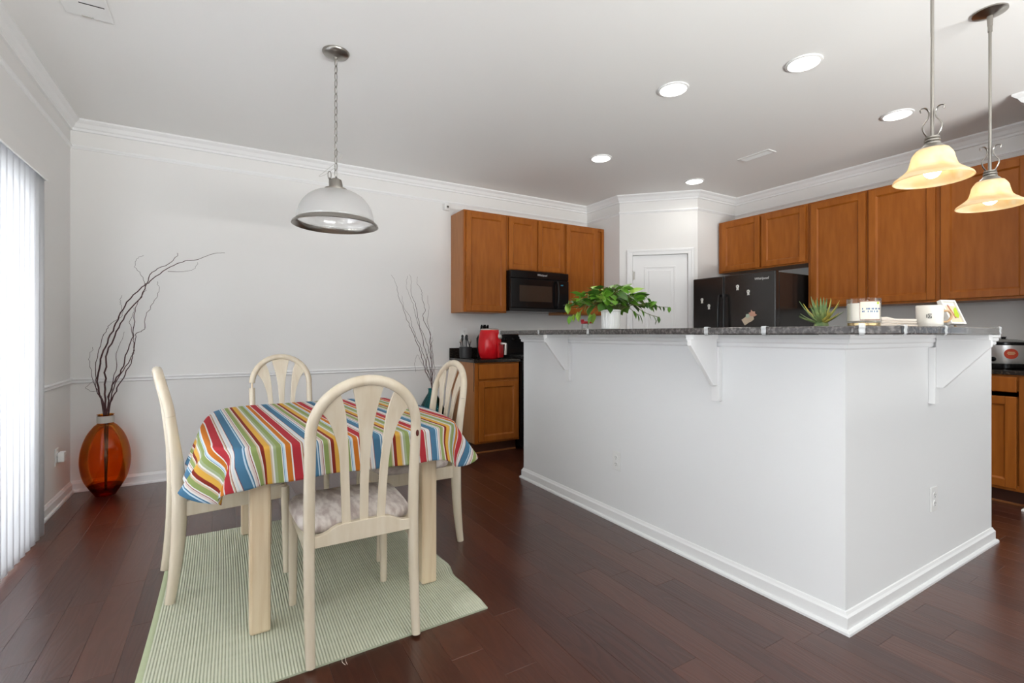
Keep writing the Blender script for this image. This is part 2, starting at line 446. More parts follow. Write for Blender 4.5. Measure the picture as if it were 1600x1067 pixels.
struct('ceiling', box_bm(XL - T, XFAR + T, YR - T, YB + T, CE, CE + 0.12), m_ceil)
struct('wall_back', box_bm(XL - T, XR + T, YB, YB + T, 0, CE), m_wall)
DY0, DY1, DZ = 1.30, 3.62, 2.03
bm = bmesh.new()
LY0, LY1 = -1.25, 1.05
add_box(bm, XL - T, XL, YR - T, LY0, 0, CE); add_box(bm, XL - T, XL, LY1, DY0, 0, CE); add_box(bm, XL - T, XL, LY0, LY1, 0, 0.30); add_box(bm, XL - T, XL, LY0, LY1, 2.25, CE); add_box(bm, XL - T, XL, DY1, YB, 0, CE); add_box(bm, XL - T, XL, DY0, DY1, DZ, CE)
struct('wall_left', bm, m_wall)
w3_ = struct('added_window_3', box_bm(XL - 0.075, XL - 0.07, LY0, LY1, 0.30, 2.25), m_pane)  # unseen window beside the camera, added to let in more light
bm = bmesh.new()
for k in range(4):
    yy = LY0 + (LY1 - LY0) * k / 3; add_box(bm, XL - 0.1, XL - 0.04, yy - 0.03, yy + 0.03, 0.30, 2.25)
for zz in (0.30, 2.25): add_box(bm, XL - 0.1, XL - 0.04, LY0, LY1, zz - 0.03, zz + 0.03)
obj('added_window_frame', bm, m_trim, w3_)
struct('wall_right', box_bm(XR, XR + T, YE, YB, 0, CE), m_wall)
struct('wall_end', box_bm(XE, XFAR + T, YE - 0.12, YE, 0, CE), m_wall)
bm = bmesh.new()
VY0, VY1 = -2.9, 0.3
add_box(bm, XFAR, XFAR + T, YR - T, VY0, 0, CE); add_box(bm, XFAR, XFAR + T, VY1, YE - 0.12, 0, CE)
add_box(bm, XFAR, XFAR + T, VY0, VY1, 0, 0.30); add_box(bm, XFAR, XFAR + T, VY0, VY1, 2.25, CE)
struct('wall_far_right', bm, m_wall)
w2_ = struct('added_window_2', box_bm(XFAR + 0.07, XFAR + 0.075, VY0, VY1, 0.30, 2.25), m_pane)  # added opening out of view, brightens the room from the far right
bm = bmesh.new()
for k in range(4):
    yy = VY0 + (VY1 - VY0) * k / 3; add_box(bm, XFAR + 0.04, XFAR + 0.1, yy - 0.03, yy + 0.03, 0.30, 2.25)
for zz in (0.30, 2.25): add_box(bm, XFAR + 0.04, XFAR + 0.1, VY0, VY1, zz - 0.03, zz + 0.03)
obj('added_window_frame', bm, m_trim, w2_)
bm = bmesh.new()
WX0, WX1, WZ0, WZ1 = -0.3, 4.1, 0.30, 2.25
add_box(bm, XL, WX0, YR - T, YR, 0, CE); add_box(bm, WX1, XFAR, YR - T, YR, 0, CE)
add_box(bm, WX0, WX1, YR - T, YR, 0, WZ0); add_box(bm, WX0, WX1, YR - T, YR, WZ1, CE)
struct('wall_rear', bm, m_wall)
w = struct('added_window_1', box_bm(WX0, WX1, YR - 0.075, YR - 0.07, WZ0, WZ1), m_pane)  # invented window behind the camera, lets the rear fill lamps in
bm = bmesh.new()
for k in range(4):
    xx = WX0 + (WX1 - WX0) * k / 3; add_box(bm, xx - 0.03, xx + 0.03, YR - 0.1, YR - 0.04, WZ0, WZ1)
for zz in (WZ0, WZ1): add_box(bm, WX0, WX1, YR - 0.1, YR - 0.04, zz - 0.03, zz + 0.03)
obj('added_window_frame', bm, m_trim, w)
# corner pantry
struct('wall_pantry_left', box_bm(3.886, 3.986, 4.13, YB, 0, CE), m_wall)
struct('wall_pantry_right', box_bm(4.48, XR, 3.536, 3.636, 0, CE), m_wall)
MD = Matrix.Translation((3.886, 4.13, 0)) @ Matrix.Rotation(-PI / 4, 4, 'Z')
SLEN = 0.84
bm = bmesh.new()
add_box(bm, 0.0, 0.142, 0, 0.1, 0, CE, M=MD); add_box(bm, 0.742, SLEN, 0, 0.1, 0, CE, M=MD); add_box(bm, 0.142, 0.742, 0, 0.1, 2.058, CE, M=MD)
struct('wall_pantry_front', bm, m_wall)
d1 = struct('door_1', box_bm(0.146, 0.738, 0.012, 0.05, 0.008, 2.054, M=MD), m_trim, bevel=0.0015)
def door_panel(s0, s1, z0, z1):
    bm = bmesh.new()
    # moulded rim standing proud and a raised field inside
    for a in ((s0, s1, z0, z0 + 0.022), (s0, s1, z1 - 0.022, z1), (s0, s0 + 0.022, z0 + 0.022, z1 - 0.022), (s1 - 0.022, s1, z0 + 0.022, z1 - 0.022)):
        add_box(bm, a[0], a[1], 0.006, 0.014, a[2], a[3], M=MD)
    add_box(bm, s0 + 0.05, s1 - 0.05, 0.004, 0.014, z0 + 0.05, z1 - 0.05, M=MD)
    return obj('panel', bm, m_trim, d1, bevel=0.004)
door_panel(0.272, 0.612, 1.06, 1.93); door_panel(0.272, 0.612, 0.2, 0.86)
def casing(s0, s1, z1, w=0.066):
    bm = bmesh.new()
    for y0, w0, w1 in ((-0.014, 0.0, w), (-0.020, w * 0.55, w * 0.92)):
        add_box(bm, s0 - w1, s0 - w0, y0, 0.0, 0, z1 + w1, M=MD); add_box(bm, s1 + w0, s1 + w1, y0, 0.0, 0, z1 + w1, M=MD)
        add_box(bm, s0 - w0, s1 + w0, y0, 0.0, z1 + w0, z1 + w1, M=MD)
    return bm
obj('door_casing', casing(0.145, 0.739, 2.056), m_trim, d1, bevel=0.003)
for zc in (1.83, 0.2):
    bm = bmesh.new(); add_tube(bm, [MD @ V((0.146, -0.004, zc + q)) for q in (-0.055, -0.05, 0.05, 0.055)], [0.003, 0.007, 0.007, 0.003], 8)
    add_box(bm, 0.148, 0.170, 0.009, 0.0125, zc - 0.045, zc + 0.045, M=MD)
    obj('hinge', bm, m_nickel, d1)
bm = bmesh.new(); add_lathe(bm, [(0.0, 0.0), (0.028, 0.0), (0.028, 0.006), (0.010, 0.012), (0.010, 0.035), (0.026, 0.045), (0.028, 0.06), (0.0, 0.068)], 16,
                            M=MD @ Matrix.Translation((0.690, 0.012, 0.95)) @ Matrix.Rotation(PI / 2, 4, 'X'))
obj('door_knob', bm, m_nickel, d1, smooth=True)

# crown, picture rail, chair rail, baseboards
crown = [(0, CE), (0.063, CE), (0.063, CE - 0.012), (0.052, CE - 0.022), (0.040, CE - 0.030), (0.026, CE - 0.055), (0.016, CE - 0.062), (0.014, CE - 0.078), (0, CE - 0.08)]
prail = [(0, 2.560), (0.010, 2.558), (0.014, 2.550), (0.014, 2.542), (0.008, 2.536), (0.006, 2.530), (0, 2.528)]
PATH = [(XL, YR), (XL, YB), (3.886, YB), (3.886, 4.13), (4.48, 3.536), (XR, 3.536), (XR, YE), (XE, YE), (XE, YE - 0.12), (XFAR, YE - 0.12)]
struct('trim_1', molding(PATH, crown), m_trim)
struct('trim_2', molding(PATH, prail), m_trim)
crail = [(0, 0.838), (0.014, 0.838), (0.018, 0.832), (0.018, 0.826), (0.011, 0.820), (0.011, 0.812), (0.014, 0.806), (0.008, 0.800), (0, 0.798)]
struct('trim_3', molding([(XL, 3.75), (XL, YB), (2.026, YB)], crail), m_trim)
base = [(0, 0.0), (0.026, 0.0), (0.026, 0.010), (0.021, 0.017), (0.014, 0.019), (0.014, 0.062), (0.008, 0.070), (0.004, 0.080), (0, 0.082)]
struct('baseboard_back', molding([(XL, 3.70), (XL, YB), (2.045, YB)], base), m_trim)
struct('baseboard_left', molding([(XL, YR), (XL, 1.24)], base), m_trim)
struct('baseboard_end', molding([(4.6, YE), (XE, YE), (XE, YE - 0.12), (XFAR, YE - 0.12)], base), m_trim)
struct('baseboard_pantry', molding([(3.886, 4.13), (3.886 + 0.07 * 0.707, 4.13 - 0.07 * 0.707)], base), m_trim)

# sliding glass door in the left wall
d2 = struct('door_2', box_bm(XL - 0.078, XL - 0.072, DY0 + 0.05, DY1 - 0.05, 0.06, DZ - 0.05), m_pane)
bm = bmesh.new()
for yy in (DY0 + 0.03, (DY0 + DY1) / 2, DY1 - 0.03): add_box(bm, XL - 0.11, XL - 0.04, yy - 0.03, yy + 0.03, 0, DZ)
for zz in (0.03, DZ - 0.03): add_box(bm, XL - 0.11, XL - 0.04, DY0, DY1, zz - 0.03, zz + 0.03)
obj('door_frame', bm, m_trim, d2)

# ------------------------------------------------------------------ vertical blind
vb = thing('vertical_blind', 'white vertical blind closed over the sliding glass door', 'window blind', (-0.905, 2.45, 0.0))
obj('valance', box_bm(0.028, 0.040, -1.29, 1.285, 2.035, 2.125), m_wall, vb, bevel=0.002)
bm = bmesh.new(); add_box(bm, -0.070, 0.028, 1.273, 1.285, 2.035, 2.125); add_box(bm, -0.070, 0.028, -1.29, -1.278, 2.035, 2.125)
bm.free(); bm = box_bm(-0.070, 0.028, 1.273, 1.285, 2.035, 2.125); obj('valance_return', box_bm(-0.070, 0.028, -1.29, -1.278, 2.035, 2.125), m_wall, vb); obj('valance_return', bm, m_wall, vb)
obj('head_rail', box_bm(-0.03, 0.022, -1.26, 1.27, 2.06, 2.10), m_trim, vb)
def slat_bm():
    bm = bmesh.new(); n = 6; rows = []
    for zz in (0.022, 2.062):
        rows.append([bm.verts.new(((1 - (2 * i / n - 1) ** 2) * 0.007, -0.0445 + 0.089 * i / n, zz)) for i in range(n + 1)])
    for i in range(n): bm.faces.new((rows[0][i], rows[0][i + 1], rows[1][i + 1], rows[1][i]))
    return bm
sl0 = None; k = 0; yy = 1.235
while yy > -1.24:
    if sl0 is None:
        sl0 = o = obj('slat', slat_bm(), m_blind, vb, smooth='all', solid=0.0012)
    else:
        o = sl0.copy(); COL.objects.link(o)
    o.location = (0.002, yy, 0); o.rotation_euler = (0, 0, math.radians(-24 + random.uniform(-3, 3)))
    yy -= 0.077

# ------------------------------------------------------------------ island
IX, IY, IX1, IY1 = 2.08, 0.956, 3.69, 3.318
KW = 0.14
isl = struct('wall_island', box_bm(IX, IX + KW, IY, IY1, 0, 1.158), m_isl)
struct('wall_island_right', box_bm(IX + KW, IX1, IY, IY + KW, 0, 1.158), m_isl)
IPATH = [(IX1, IY + KW), (IX1, IY), (IX, IY), (IX, IY1), (IX + KW, IY1)]
IPATH = list(reversed(IPATH))
def flip(p): return p
cap_prof = [(0, 1.158), (0.030, 1.158), (0.030, 1.146), (0.024, 1.140), (0.024, 1.126), (0.016, 1.120), (0.016, 1.106), (0.010, 1.100), (0, 1.100)]
# room lies to the right when walking round the island anticlockwise seen from inside the room
def island_mold(prof): return molding([(IX1, IY), (IX, IY), (IX, IY1), (IX + KW, IY1)], prof)
def island_mold_full(prof):
    return molding([(IX1, IY + KW), (IX1, IY), (IX, IY), (IX, IY1), (IX + KW, IY1)], [(-q, z) for q, z in prof])
def out_mold(prof):
    # path walked so that the outside of the island is on the right hand
    pts = [(IX + KW, IY1), (IX, IY1), (IX, IY), (IX1, IY), (IX1, IY + KW)]
    return molding(pts, prof)
struct('trim_4', out_mold(cap_prof), m_isl)
struct('baseboard_island', out_mold(base), m_trim)
bar = [(1.855, 3.325), (1.855, 0.83), (1.955, 0.73), (2.93, 0.73), (3.60, 0.925), (3.72, 1.0), (3.72, 1.14), (2.26, 1.14), (2.26, 3.345), (1.875, 3.345)]
bm = bmesh.new(); add_prism(bm, bar, 1.160, 1.190)
tag(obj('bar_countertop', bm, m_barcounter, bevel=0.005, smooth=True), 'dark speckled granite bar top with clipped corner on the white island', 'countertop')
# brackets
def bracket(label, loc, rotz):
    t = thing('countertop_bracket', label, 'bracket', loc, rotz, 'white brackets under the bar top')
    obj('back_plate', box_bm(-0.021, 0.021, -0.026, 0.0, 0.835, 1.100), m_trim, t, bevel=0.002)
    bm = bmesh.new()
    MX = Matrix(((0, 0, 1, 0), (1, 0, 0, 0), (0, 1, 0, 0), (0, 0, 0, 1)))   # (y, z, x)
    add_prism(bm, [(-0.026, 0.912), (-0.052, 0.912), (-0.215, 1.108), (-0.215, 1.136), (-0.026, 1.136)], -0.011, 0.011, M=MX)
    obj('arm', bm, m_trim, t, bevel=0.0015)
    obj('top_plate', box_bm(-0.021, 0.021, -0.212, -0.03, 1.136, 1.159), m_trim, t, bevel=0.002)
    return t
bracket('white triangular bracket nearest the far end of the island front', (IX, 2.705, 0), -PI / 2)
bracket('white triangular bracket near the middle of the island front', (IX, 1.520, 0), -PI / 2)
bracket('white triangular bracket on the narrower right-hand face of the island', (2.868, IY, 0), 0)

def outlet(name, label, cat, M, kind='outlet', group=None):
    t = thing(name, label, cat, (0, 0, 0), 0, group); t.matrix_world = M
    obj('cover_plate', box_bm(-0.036, 0.036, -0.006, -0.0005, -0.058, 0.058), m_plastic, t, bevel=0.003)
    if kind == 'outlet':
        for zc in (-0.020, 0.020):
            bm = bmesh.new(); add_lathe(bm, [(0.0155, 0), (0.0155, 0.003)], 20, M=Matrix.Translation((0, -0.0055, zc)) @ Matrix.Rotation(PI / 2, 4, 'X'))
            s = obj('socket', bm, m_plastic, t, smooth=True)
            bm = bmesh.new()
            for xx in (-0.006, 0.006): add_box(bm, xx - 0.001, xx + 0.001, -0.0092, -0.008, zc - 0.001, zc + 0.007)
            add_box(bm, -0.002, 0.002, -0.0092, -0.008, zc - 0.010, zc - 0.006)
            obj('slots', bm, m_slot, s)
    else:
        obj('toggle', box_bm(-0.005, 0.005, -0.016, -0.005, -0.004, 0.012), m_plastic, t, bevel=0.001)
    return t
def MW(x, y, z, rz): return Matrix.Translation((x, y, z)) @ Matrix.Rotation(rz, 4, 'Z')
outlet('wall_outlet', 'white duplex outlet low on the long front face of the island', 'outlet', MW(IX, 2.235, 0.381, -PI / 2))
outlet('wall_outlet', 'white duplex outlet low on the short right face of the island', 'outlet', MW(2.90, IY, 0.377, 0))
ko = outlet('wall_outlet', 'white outlet above the kitchen counter behind the utensil crock', 'outlet', MW(2.197, YB, 1.175, 0))
outlet('light_switch', 'white switch plate on the back wall beside the bare branches', 'light switch', MW(1.814, YB, 1.18, 0), 'switch')
lo = outlet('wall_outlet', 'white outlet low on the left wall beside the blind', 'outlet', MW(XL, 4.36, 0.335, PI / 2))
bm = box_bm(-0.030, 0.030, -0.045, -0.0095, -0.036, 0.030)
pa = tag(obj('plug_in_device', bm, m_plastic, bevel=0.006), 'white plug-in cube in the outlet by the amber vase', 'plug-in device')
pa.matrix_world = MW(XL, 4.375, 0.335, PI / 2)
bm = box_bm(-0.010, 0.010, -0.047, -0.045, -0.012, 0.008); obj('button', bm, m_silver, pa)
bm = box_bm(-0.032, 0.032, -0.05, -0.0095, -0.05, 0.005)
pb = tag(obj('plug_in_adapter', bm, m_plastic, bevel=0.006), 'white plug adapter in the outlet above the utensil crock', 'adapter'); pb.matrix_world = MW(2.197, YB, 1.165, 0)

# clear tablecloth clips along the bar edge
def clip_bm():
    bm = bmesh.new()
    prof = [(0.030, 0.0345), (0.006, 0.0335), (-0.004, 0.036), (-0.010, 0.026), (-0.007, 0.012), (-0.010, 0.000), (-0.003, -0.006), (0.006, -0.0032), (0.028, -0.0042)]
    pts = smooth_path([(0, y, z - 0.0005) for y, z in prof], 3)
    add_tube(bm, pts, [(0.0011, 0.011)] * len(pts), 8, frame=None)
    return bm
def clip_mesh():
    bm = bmesh.new()
    prof = [(0.014, 0.0315), (0.006, 0.0315), (-0.004, 0.0325), (-0.0085, 0.026), (-0.0065, 0.015), (-0.0085, 0.003), (-0.003, -0.0035), (0.008, -0.0022), (0.024, -0.0022)]
    for s, w in ((0, 0.008), (1, 0.010)):
        P = smooth_path([(0, y - 0.0018 * s, z + 0.001 * s) for y, z in (prof if s == 0 else prof[2:6])], 4)
        L = [[bm.verts.new((xx, p.y, p.z)) for xx in (-w, -w * 0.6, w * 0.6, w)] for p in P]
        for a, b in zip(L, L[1:]):
            for i in range(3): bm.faces.new((a[i], a[i + 1], b[i + 1], b[i]))
    return bm
m_clip = mat_translucent('clear_plastic', (0.90, 0.92, 0.93), 0.4, transp=0.60, gloss=0.12, rough=0.1)
cl0 = obj('tablecloth_clip', clip_mesh(), m_clip, solid=0.0016, smooth='all')
CL = [((1.855, 3.30, 1.16), -PI / 2, 'clear plastic clip at the far left tip of the bar edge'),
      ((1.855, 2.754, 1.16), -PI / 2, 'clear plastic clip on the bar edge above the farthest bracket'),
      ((1.855, 2.232, 1.16), -PI / 2, 'clear plastic clip on the bar edge below the potted pothos'),
      ((1.855, 1.413, 1.16), -PI / 2, 'clear plastic clip on the bar edge above the middle bracket'),
      ((1.855, 1.145, 1.16), -PI / 2, 'clear plastic clip on the bar edge below the refrigerator logo'),
      ((1.872, 0.813, 1.16), -PI / 4, 'clear plastic clip on the bar corner below the candle jar'),
      ((1.968, 0.73, 1.16), 0, 'clear plastic clip on the bar edge below the folded towel'),
      ((2.309, 0.73, 1.16), 0, 'clear plastic clip on the bar edge below the mug and picture'),
      ((2.895, 0.73, 1.16), 0, 'clear plastic clip at the right tip of the bar edge')]
for i, (p, r, lab) in enumerate(CL):
    o = cl0 if i == 0 else cl0.copy()
    if i: COL.objects.link(o)
    o.location = p; o.rotation_euler = (0, 0, r); tag(o, lab, 'clip', 'clear clips along the bar edge')

# ------------------------------------------------------------------ cabinets
def door_mesh(x0, x1, z0, z1, fw=0.055, th=0.019, flat=False):
    """framed door facing -Y, back at y=0"""
    bm = bmesh.new()
    if flat:
        add_box(bm, x0, x1, -th, 0, z0, z1); return bm
    add_box(bm, x0, x0 + fw, -th, 0, z0, z1); add_box(bm, x1 - fw, x1, -th, 0, z0, z1)
    add_box(bm, x0 + fw, x1 - fw, -th, 0, z0, z0 + fw); add_box(bm, x0 + fw, x1 - fw, -th, 0, z1 - fw, z1)
    # sloped inner moulding down to the panel
    a = [(x0 + fw, z0 + fw), (x1 - fw, z0 + fw), (x1 - fw, z1 - fw), (x0 + fw, z1 - fw)]
    q = 0.010
    b = [(x0 + fw + q, z0 + fw + q), (x1 - fw - q, z0 + fw + q), (x1 - fw - q, z1 - fw - q), (x0 + fw + q, z1 - fw - q)]
    va = [bm.verts.new((p[0], -th + 0.003, p[1])) for p in a]; vb_ = [bm.verts.new((p[0], -0.0055, p[1])) for p in b]
    for i in range(4): bm.faces.new((va[i], va[(i + 1) % 4], vb_[(i + 1) % 4], vb_[i]))
    return bm
def cabinet(name, label, loc, rotz, w, dep, z0, z1, doors, drawers=(), toe=0.0, group=None):
    """local: x along the run, front face frame at y=-dep, back at y=0"""
    t = thing(name, label, 'cabinet', loc, rotz, group)
    zb = z0 + toe
    bm = bmesh.new()
    add_box(bm, 0, 0.018, -dep + 0.019, -0.001, zb, z1); add_box(bm, w - 0.018, w, -dep + 0.019, -0.001, zb, z1)
    add_box(bm, 0.018, w - 0.018, -dep + 0.019, -0.001, zb, zb + 0.018); add_box(bm, 0.018, w - 0.018, -dep + 0.019, -0.001, z1 - 0.018, z1)
    add_box(bm, 0.018, w - 0.018, -0.012, -0.001, zb + 0.018, z1 - 0.018)
    obj('carcass', bm, m_woodside, t, bevel=0.001)
    bm = bmesh.new(); F = 0.036
    add_box(bm, 0, F, -dep, -dep + 0.019, zb, z1); add_box(bm, w - F, w, -dep, -dep + 0.019, zb, z1)
    add_box(bm, F, w - F, -dep, -dep + 0.019, zb, zb + F); add_box(bm, F, w - F, -dep, -dep + 0.019, z1 - F, z1)
    if len(doors) > 1:
        for a, b in zip(doors, doors[1:]):
            if b[0] - a[1] > 0.008: add_box(bm, a[1] - 0.01, b[0] + 0.01, -dep, -dep + 0.019, zb + F, z1 - F)
    for dr in drawers: add_box(bm, F, w - F, -dep, -dep + 0.019, dr[2] - 0.03, dr[2] + 0.006)
    add_box(bm, F, w - F, -dep + 0.019, -dep + 0.024, zb + F, z1 - F)
    obj('face_frame', bm, m_wood, t, bevel=0.0008)
    if toe:
        obj('toe_kick', box_bm(0, w, -dep + 0.07, -dep + 0.085, z0, zb), m_wooddark, t)
        bm = box_bm(0, w, -dep + 0.060, -dep + 0.070, z0, z0 + 0.016); obj('shoe_mould', bm, m_shoe, t, bevel=0.003)
    for d in doors:
        o = obj('door', door_mesh(*d), m_wood, t, bevel=0.003); o.location = (0, -dep - 0.001, 0)
        p = obj('panel', box_bm(d[0] + 0.060, d[1] - 0.060, -0.0062, -0.001, d[2] + 0.060, d[3] - 0.060), m_wood, o)
    for d in drawers:
        o = obj('drawer_front', box_bm(d[0], d[1], -0.019, 0, d[2], d[3]), m_wood, t, bevel=0.005); o.location = (0, -dep - 0.001, 0)
    return t
UZ0, UZ1 = 1.385, 2.410
gU = 'upper cabinets on the back wall'
YU = YB - 0.002
cabinet('upper_cabinet', 'tall brown wall cabinet left of the microwave with wood side showing', (2.045, YU, 0), 0, 0.492, 0.315, UZ0, UZ1, [(0.022, 0.478, UZ0 + 0.012, UZ1 - 0.018)], group=gU)
cabinet('upper_cabinet', 'short brown two-door wall cabinet directly above the microwave', (2.539, YU, 0), 0, 0.755, 0.315, 1.835, UZ1, [(0.020, 0.362, 1.847, UZ1 - 0.018), (0.390, 0.735, 1.847, UZ1 - 0.018)], group=gU)
cabinet('upper_cabinet', 'tall brown wall cabinet between microwave and pantry corner', (3.296, YU, 0), 0, 0.585, 0.315, UZ0, UZ1, [(0.015, 0.475, UZ0 + 0.012, UZ1 - 0.018)], group=gU)
XU = XR - 0.002
gR = 'upper cabinets on the right wall'
RZ0 = 1.415
cabinet('upper_cabinet', 'short brown two-door wall cabinet above the black refrigerator', (XU, 3.515, 0), -PI / 2, 0.975, 0.318, 1.848, 2.42, [(0.045, 0.492, 1.862, 2.40), (0.515, 0.955, 1.862, 2.40)], group=gR)
cabinet('upper_cabinet', 'tall brown wall cabinet next to the refrigerator, behind the spiky rosette', (XU, 2.538, 0), -PI / 2, 0.496, 0.318, RZ0, 2.42, [(0.030, 0.486, RZ0 + 0.018, 2.40)], group=gR)
cabinet('upper_cabinet', 'tall brown wall cabinet behind the nearer amber pendant lamp', (XU, 2.040, 0), -PI / 2, 0.496, 0.318, RZ0, 2.42, [(0.014, 0.472, RZ0 + 0.018, 2.40)], group=gR)
cabinet('upper_cabinet', 'tall brown wall cabinet at the right edge behind the farther amber pendant', (XU, 1.542, 0), -PI / 2, 0.54, 0.318, RZ0, 2.42, [(0.008, 0.50, RZ0 + 0.018, 2.40)], group=gR)
# base cabinets on the back wall
BH = 0.888
cabinet('base_cabinet', 'brown base cabinet with drawer under the red air fryer', (2.050, YU, 0), 0, 0.495, 0.556, 0, BH, [(0.036, 0.478, 0.128, 0.705)], [(0.036, 0.478, 0.728, 0.872)], toe=0.108)
cabinet('base_cabinet', 'brown base cabinet between range and pantry behind the island', (3.312, YU, 0), 0, 0.57, 0.556, 0, BH, [(0.03, 0.54, 0.128, 0.705)], [(0.03, 0.54, 0.728, 0.872)], toe=0.108)
cabinet('base_cabinet', 'brown base cabinet behind the island under the right counter', (XU, 2.545, 0), -PI / 2, 0.80, 0.585, 0, BH, [(0.03, 0.39, 0.128, 0.725), (0.41, 0.77, 0.128, 0.725)], [(0.03, 0.39, 0.748, 0.872), (0.41, 0.77, 0.748, 0.872)], toe=0.108)
cabinet('base_cabinet', 'brown base cabinet at the right edge under the slow cooker', (XU, 1.743, 0), -PI / 2, 0.735, 0.585, 0, BH, [(0.03, 0.340, 0.128, 0.742), (0.365, 0.690, 0.128, 0.742)], [(0.03, 0.340, 0.772, 0.876), (0.365, 0.690, 0.772, 0.876)], toe=0.108)
# counters
def counter(label, x0, x1, y0, y1, splash):
    t = thing('kitchen_countertop', label, 'countertop')
    obj('slab', box_bm(x0, x1, y0, y1, BH + 0.001, BH + 0.030), m_granite, t, bevel=0.003)
    obj('backsplash', box_bm(*splash, BH + 0.030, BH + 0.130), m_granite, t, bevel=0.002)
    return t
counter('black granite counter slab under the air fryer left of the range', 2.025, 2.545, 4.118, YU, (2.025, 2.545, YU - 0.02, YU))
counter('black granite counter slab right of the range by the pantry', 3.312, 3.884, 4.118, YU, (3.312, 3.884, YU - 0.02, YU))
counter('dark granite counter slab along the right wall under the slow cooker', 4.525, XU, 1.005, 2.545, (XU - 0.02, XU, 1.005, 2.545))
# island kitchen side: base cabinet run, counter, faucet
cabinet('base_cabinet', 'brown sink base cabinet hidden behind the long island wall', (IX + KW + 0.002, 1.75, 0), PI / 2, 1.5, 0.56, 0, BH, [(0.03, 0.36, 0.128, 0.705), (0.38, 0.74, 0.128, 0.705), (0.76, 1.11, 0.128, 0.705), (1.13, 1.47, 0.128, 0.705)], [(0.03, 0.36, 0.728, 0.872), (1.13, 1.47, 0.728, 0.872)], toe=0.108)
tag(obj('island_countertop', box_bm(IX + KW + 0.001, 2.83, 1.74, 3.27, BH + 0.001, BH + 0.03), m_granite, bevel=0.003), 'lower dark granite counter behind the raised island bar', 'countertop')
fc = thing('kitchen_faucet', 'arched nickel faucet whose top just shows over the bar', 'faucet', (2.30, 2.88, BH + 0.031))
bm = bmesh.new(); add_lathe(bm, [(0.027, 0), (0.027, 0.012), (0.016, 0.03), (0.013, 0.06)], 16); obj('base', bm, m_nickel, fc, smooth=True)
bm = bmesh.new(); add_tube(bm, [(0, 0, 0.05), (0, 0, 0.22)] + [(0.045 - 0.045 * math.cos(a), 0, 0.22 + 0.058 * math.sin(a)) for a in [PI * i / 10 for i in range(1, 11)]] + [(0.09, 0, 0.17)], 0.010, 10)
obj('spout', bm, m_nickel, fc, smooth=True)
bm = bmesh.new(); add_tube(bm, [(0, 0.02, 0.05), (0, 0.05, 0.07), (0, 0.085, 0.10)], [0.009, 0.007, 0.005], 8); obj('lever', bm, m_nickel, fc, smooth=True)

# ------------------------------------------------------------------ refrigerator
FX = 4.36
fr = thing('refrigerator', 'black side-by-side refrigerator standing in the kitchen corner', 'refrigerator', (FX, 3.5, 0), -PI / 2)
# local: x from 0 (far) to 0.913 (near), y from 0 front to +0.74 back
obj('case', box_bm(0.004, 0.909, 0.066, 0.75, 0.02, 1.742), m_fridge, fr, bevel=0.004)
obj('kick_grille', box_bm(0.01, 0.903, 0.04, 0.066, 0.0, 0.09), m_blackm, fr)
for nm, a, b in (('freezer_door', 0.0, 0.371), ('fridge_door', 0.377, 0.913)):
    d = obj(nm, box_bm(a, b, 0.0, 0.060, 0.10, 1.755), m_fridge, fr, bevel=0.010)
    hx = b - 0.030 if nm == 'freezer_door' else a + 0.030
    bm = bmesh.new()
    add_tube(bm, smooth_path([(hx, -0.001, 1.555), (hx, -0.035, 1.545), (hx, -0.048, 1.45), (hx, -0.052, 1.1), (hx, -0.048, 0.75), (hx, -0.035, 0.66), (hx, -0.001, 0.65)], 4), [(0.013, 0.012)] * 25, 10)
    obj('handle', bm, m_black, d, smooth=True)
    if nm == 'fridge_door':
        bm = text_bm('Whirlpool', 0.034, 0.0008, M=Matrix.Translation((0.777, -0.002, 1.690)) @ RX90, shear=0.15)
        o = obj('logo', bm, m_logo, d); o['label'] = 'silver script maker logo'
def magnet_bm():
    bm = bmesh.new()
    add_lathe(bm, [(0.015, 0), (0.017, 0.003), (0.014, 0.006)], 12, M=Matrix.Translation((0, -0.0005, 0.008)) @ Matrix.Rotation(PI / 2, 4, 'X'), rib=lambda i, r, z: 0.0015 if i % 2 else -0.001)
    add_box(bm, -0.010, 0.010, -0.005, -0.0005, -0.026, -0.004); add_box(bm, -0.012, -0.004, -0.005, -0.0005, -0.029, -0.020); add_box(bm, 0.004, 0.012, -0.005, -0.0005, -0.029, -0.020)
    return bm
mg0 = obj('fridge_magnet', magnet_bm(), m_magnet, bevel=0.0008)
obj('centre_dot', (lambda b: (add_lathe(b, [(0.005, 0), (0.005, 0.0008)], 10, M=Matrix.Translation((0, -0.0064, 0.008)) @ Matrix.Rotation(PI / 2, 4, 'X')), b)[1])(bmesh.new()), m_slot, mg0)
MG = [((3.383, 1.520), 'small white ribbon magnet farthest left on the freezer door'), ((3.298, 1.452), 'small white ribbon magnet lower on the freezer door'),
      ((2.970, 1.627), 'small white ribbon magnet higher on the refrigerator right door'), ((2.856, 1.569), 'small white ribbon magnet below the logo on the right door')]
for i, ((yy, zz), lab) in enumerate(MG):
    o = mg0 if i == 0 else copy_tree(mg0)
    o.location = (FX - 0.0005, yy, zz); o.rotation_euler = (0, 0, -PI / 2); tag(o, lab, 'magnet', 'white ribbon magnets on the refrigerator')
cm = thing('souvenir_magnet', 'large cream and pink cut-out magnet low on the refrigerator right door', 'magnet', (FX, 2.846, 1.318), -PI / 2)
MXZ = RX90 @ Matrix.Rotation(math.radians(32), 4, 'Z')
bm = bmesh.new(); add_prism(bm, [(-0.075, -0.035), (-0.02, -0.035), (0.005, -0.040), (0.035, -0.035), (0.045, -0.01), (0.03, 0.012), (0.0, 0.012), (-0.02, 0.030), (-0.075, 0.030)], 0.001, 0.006, M=MXZ); obj('base_card', bm, m_magcream, cm)
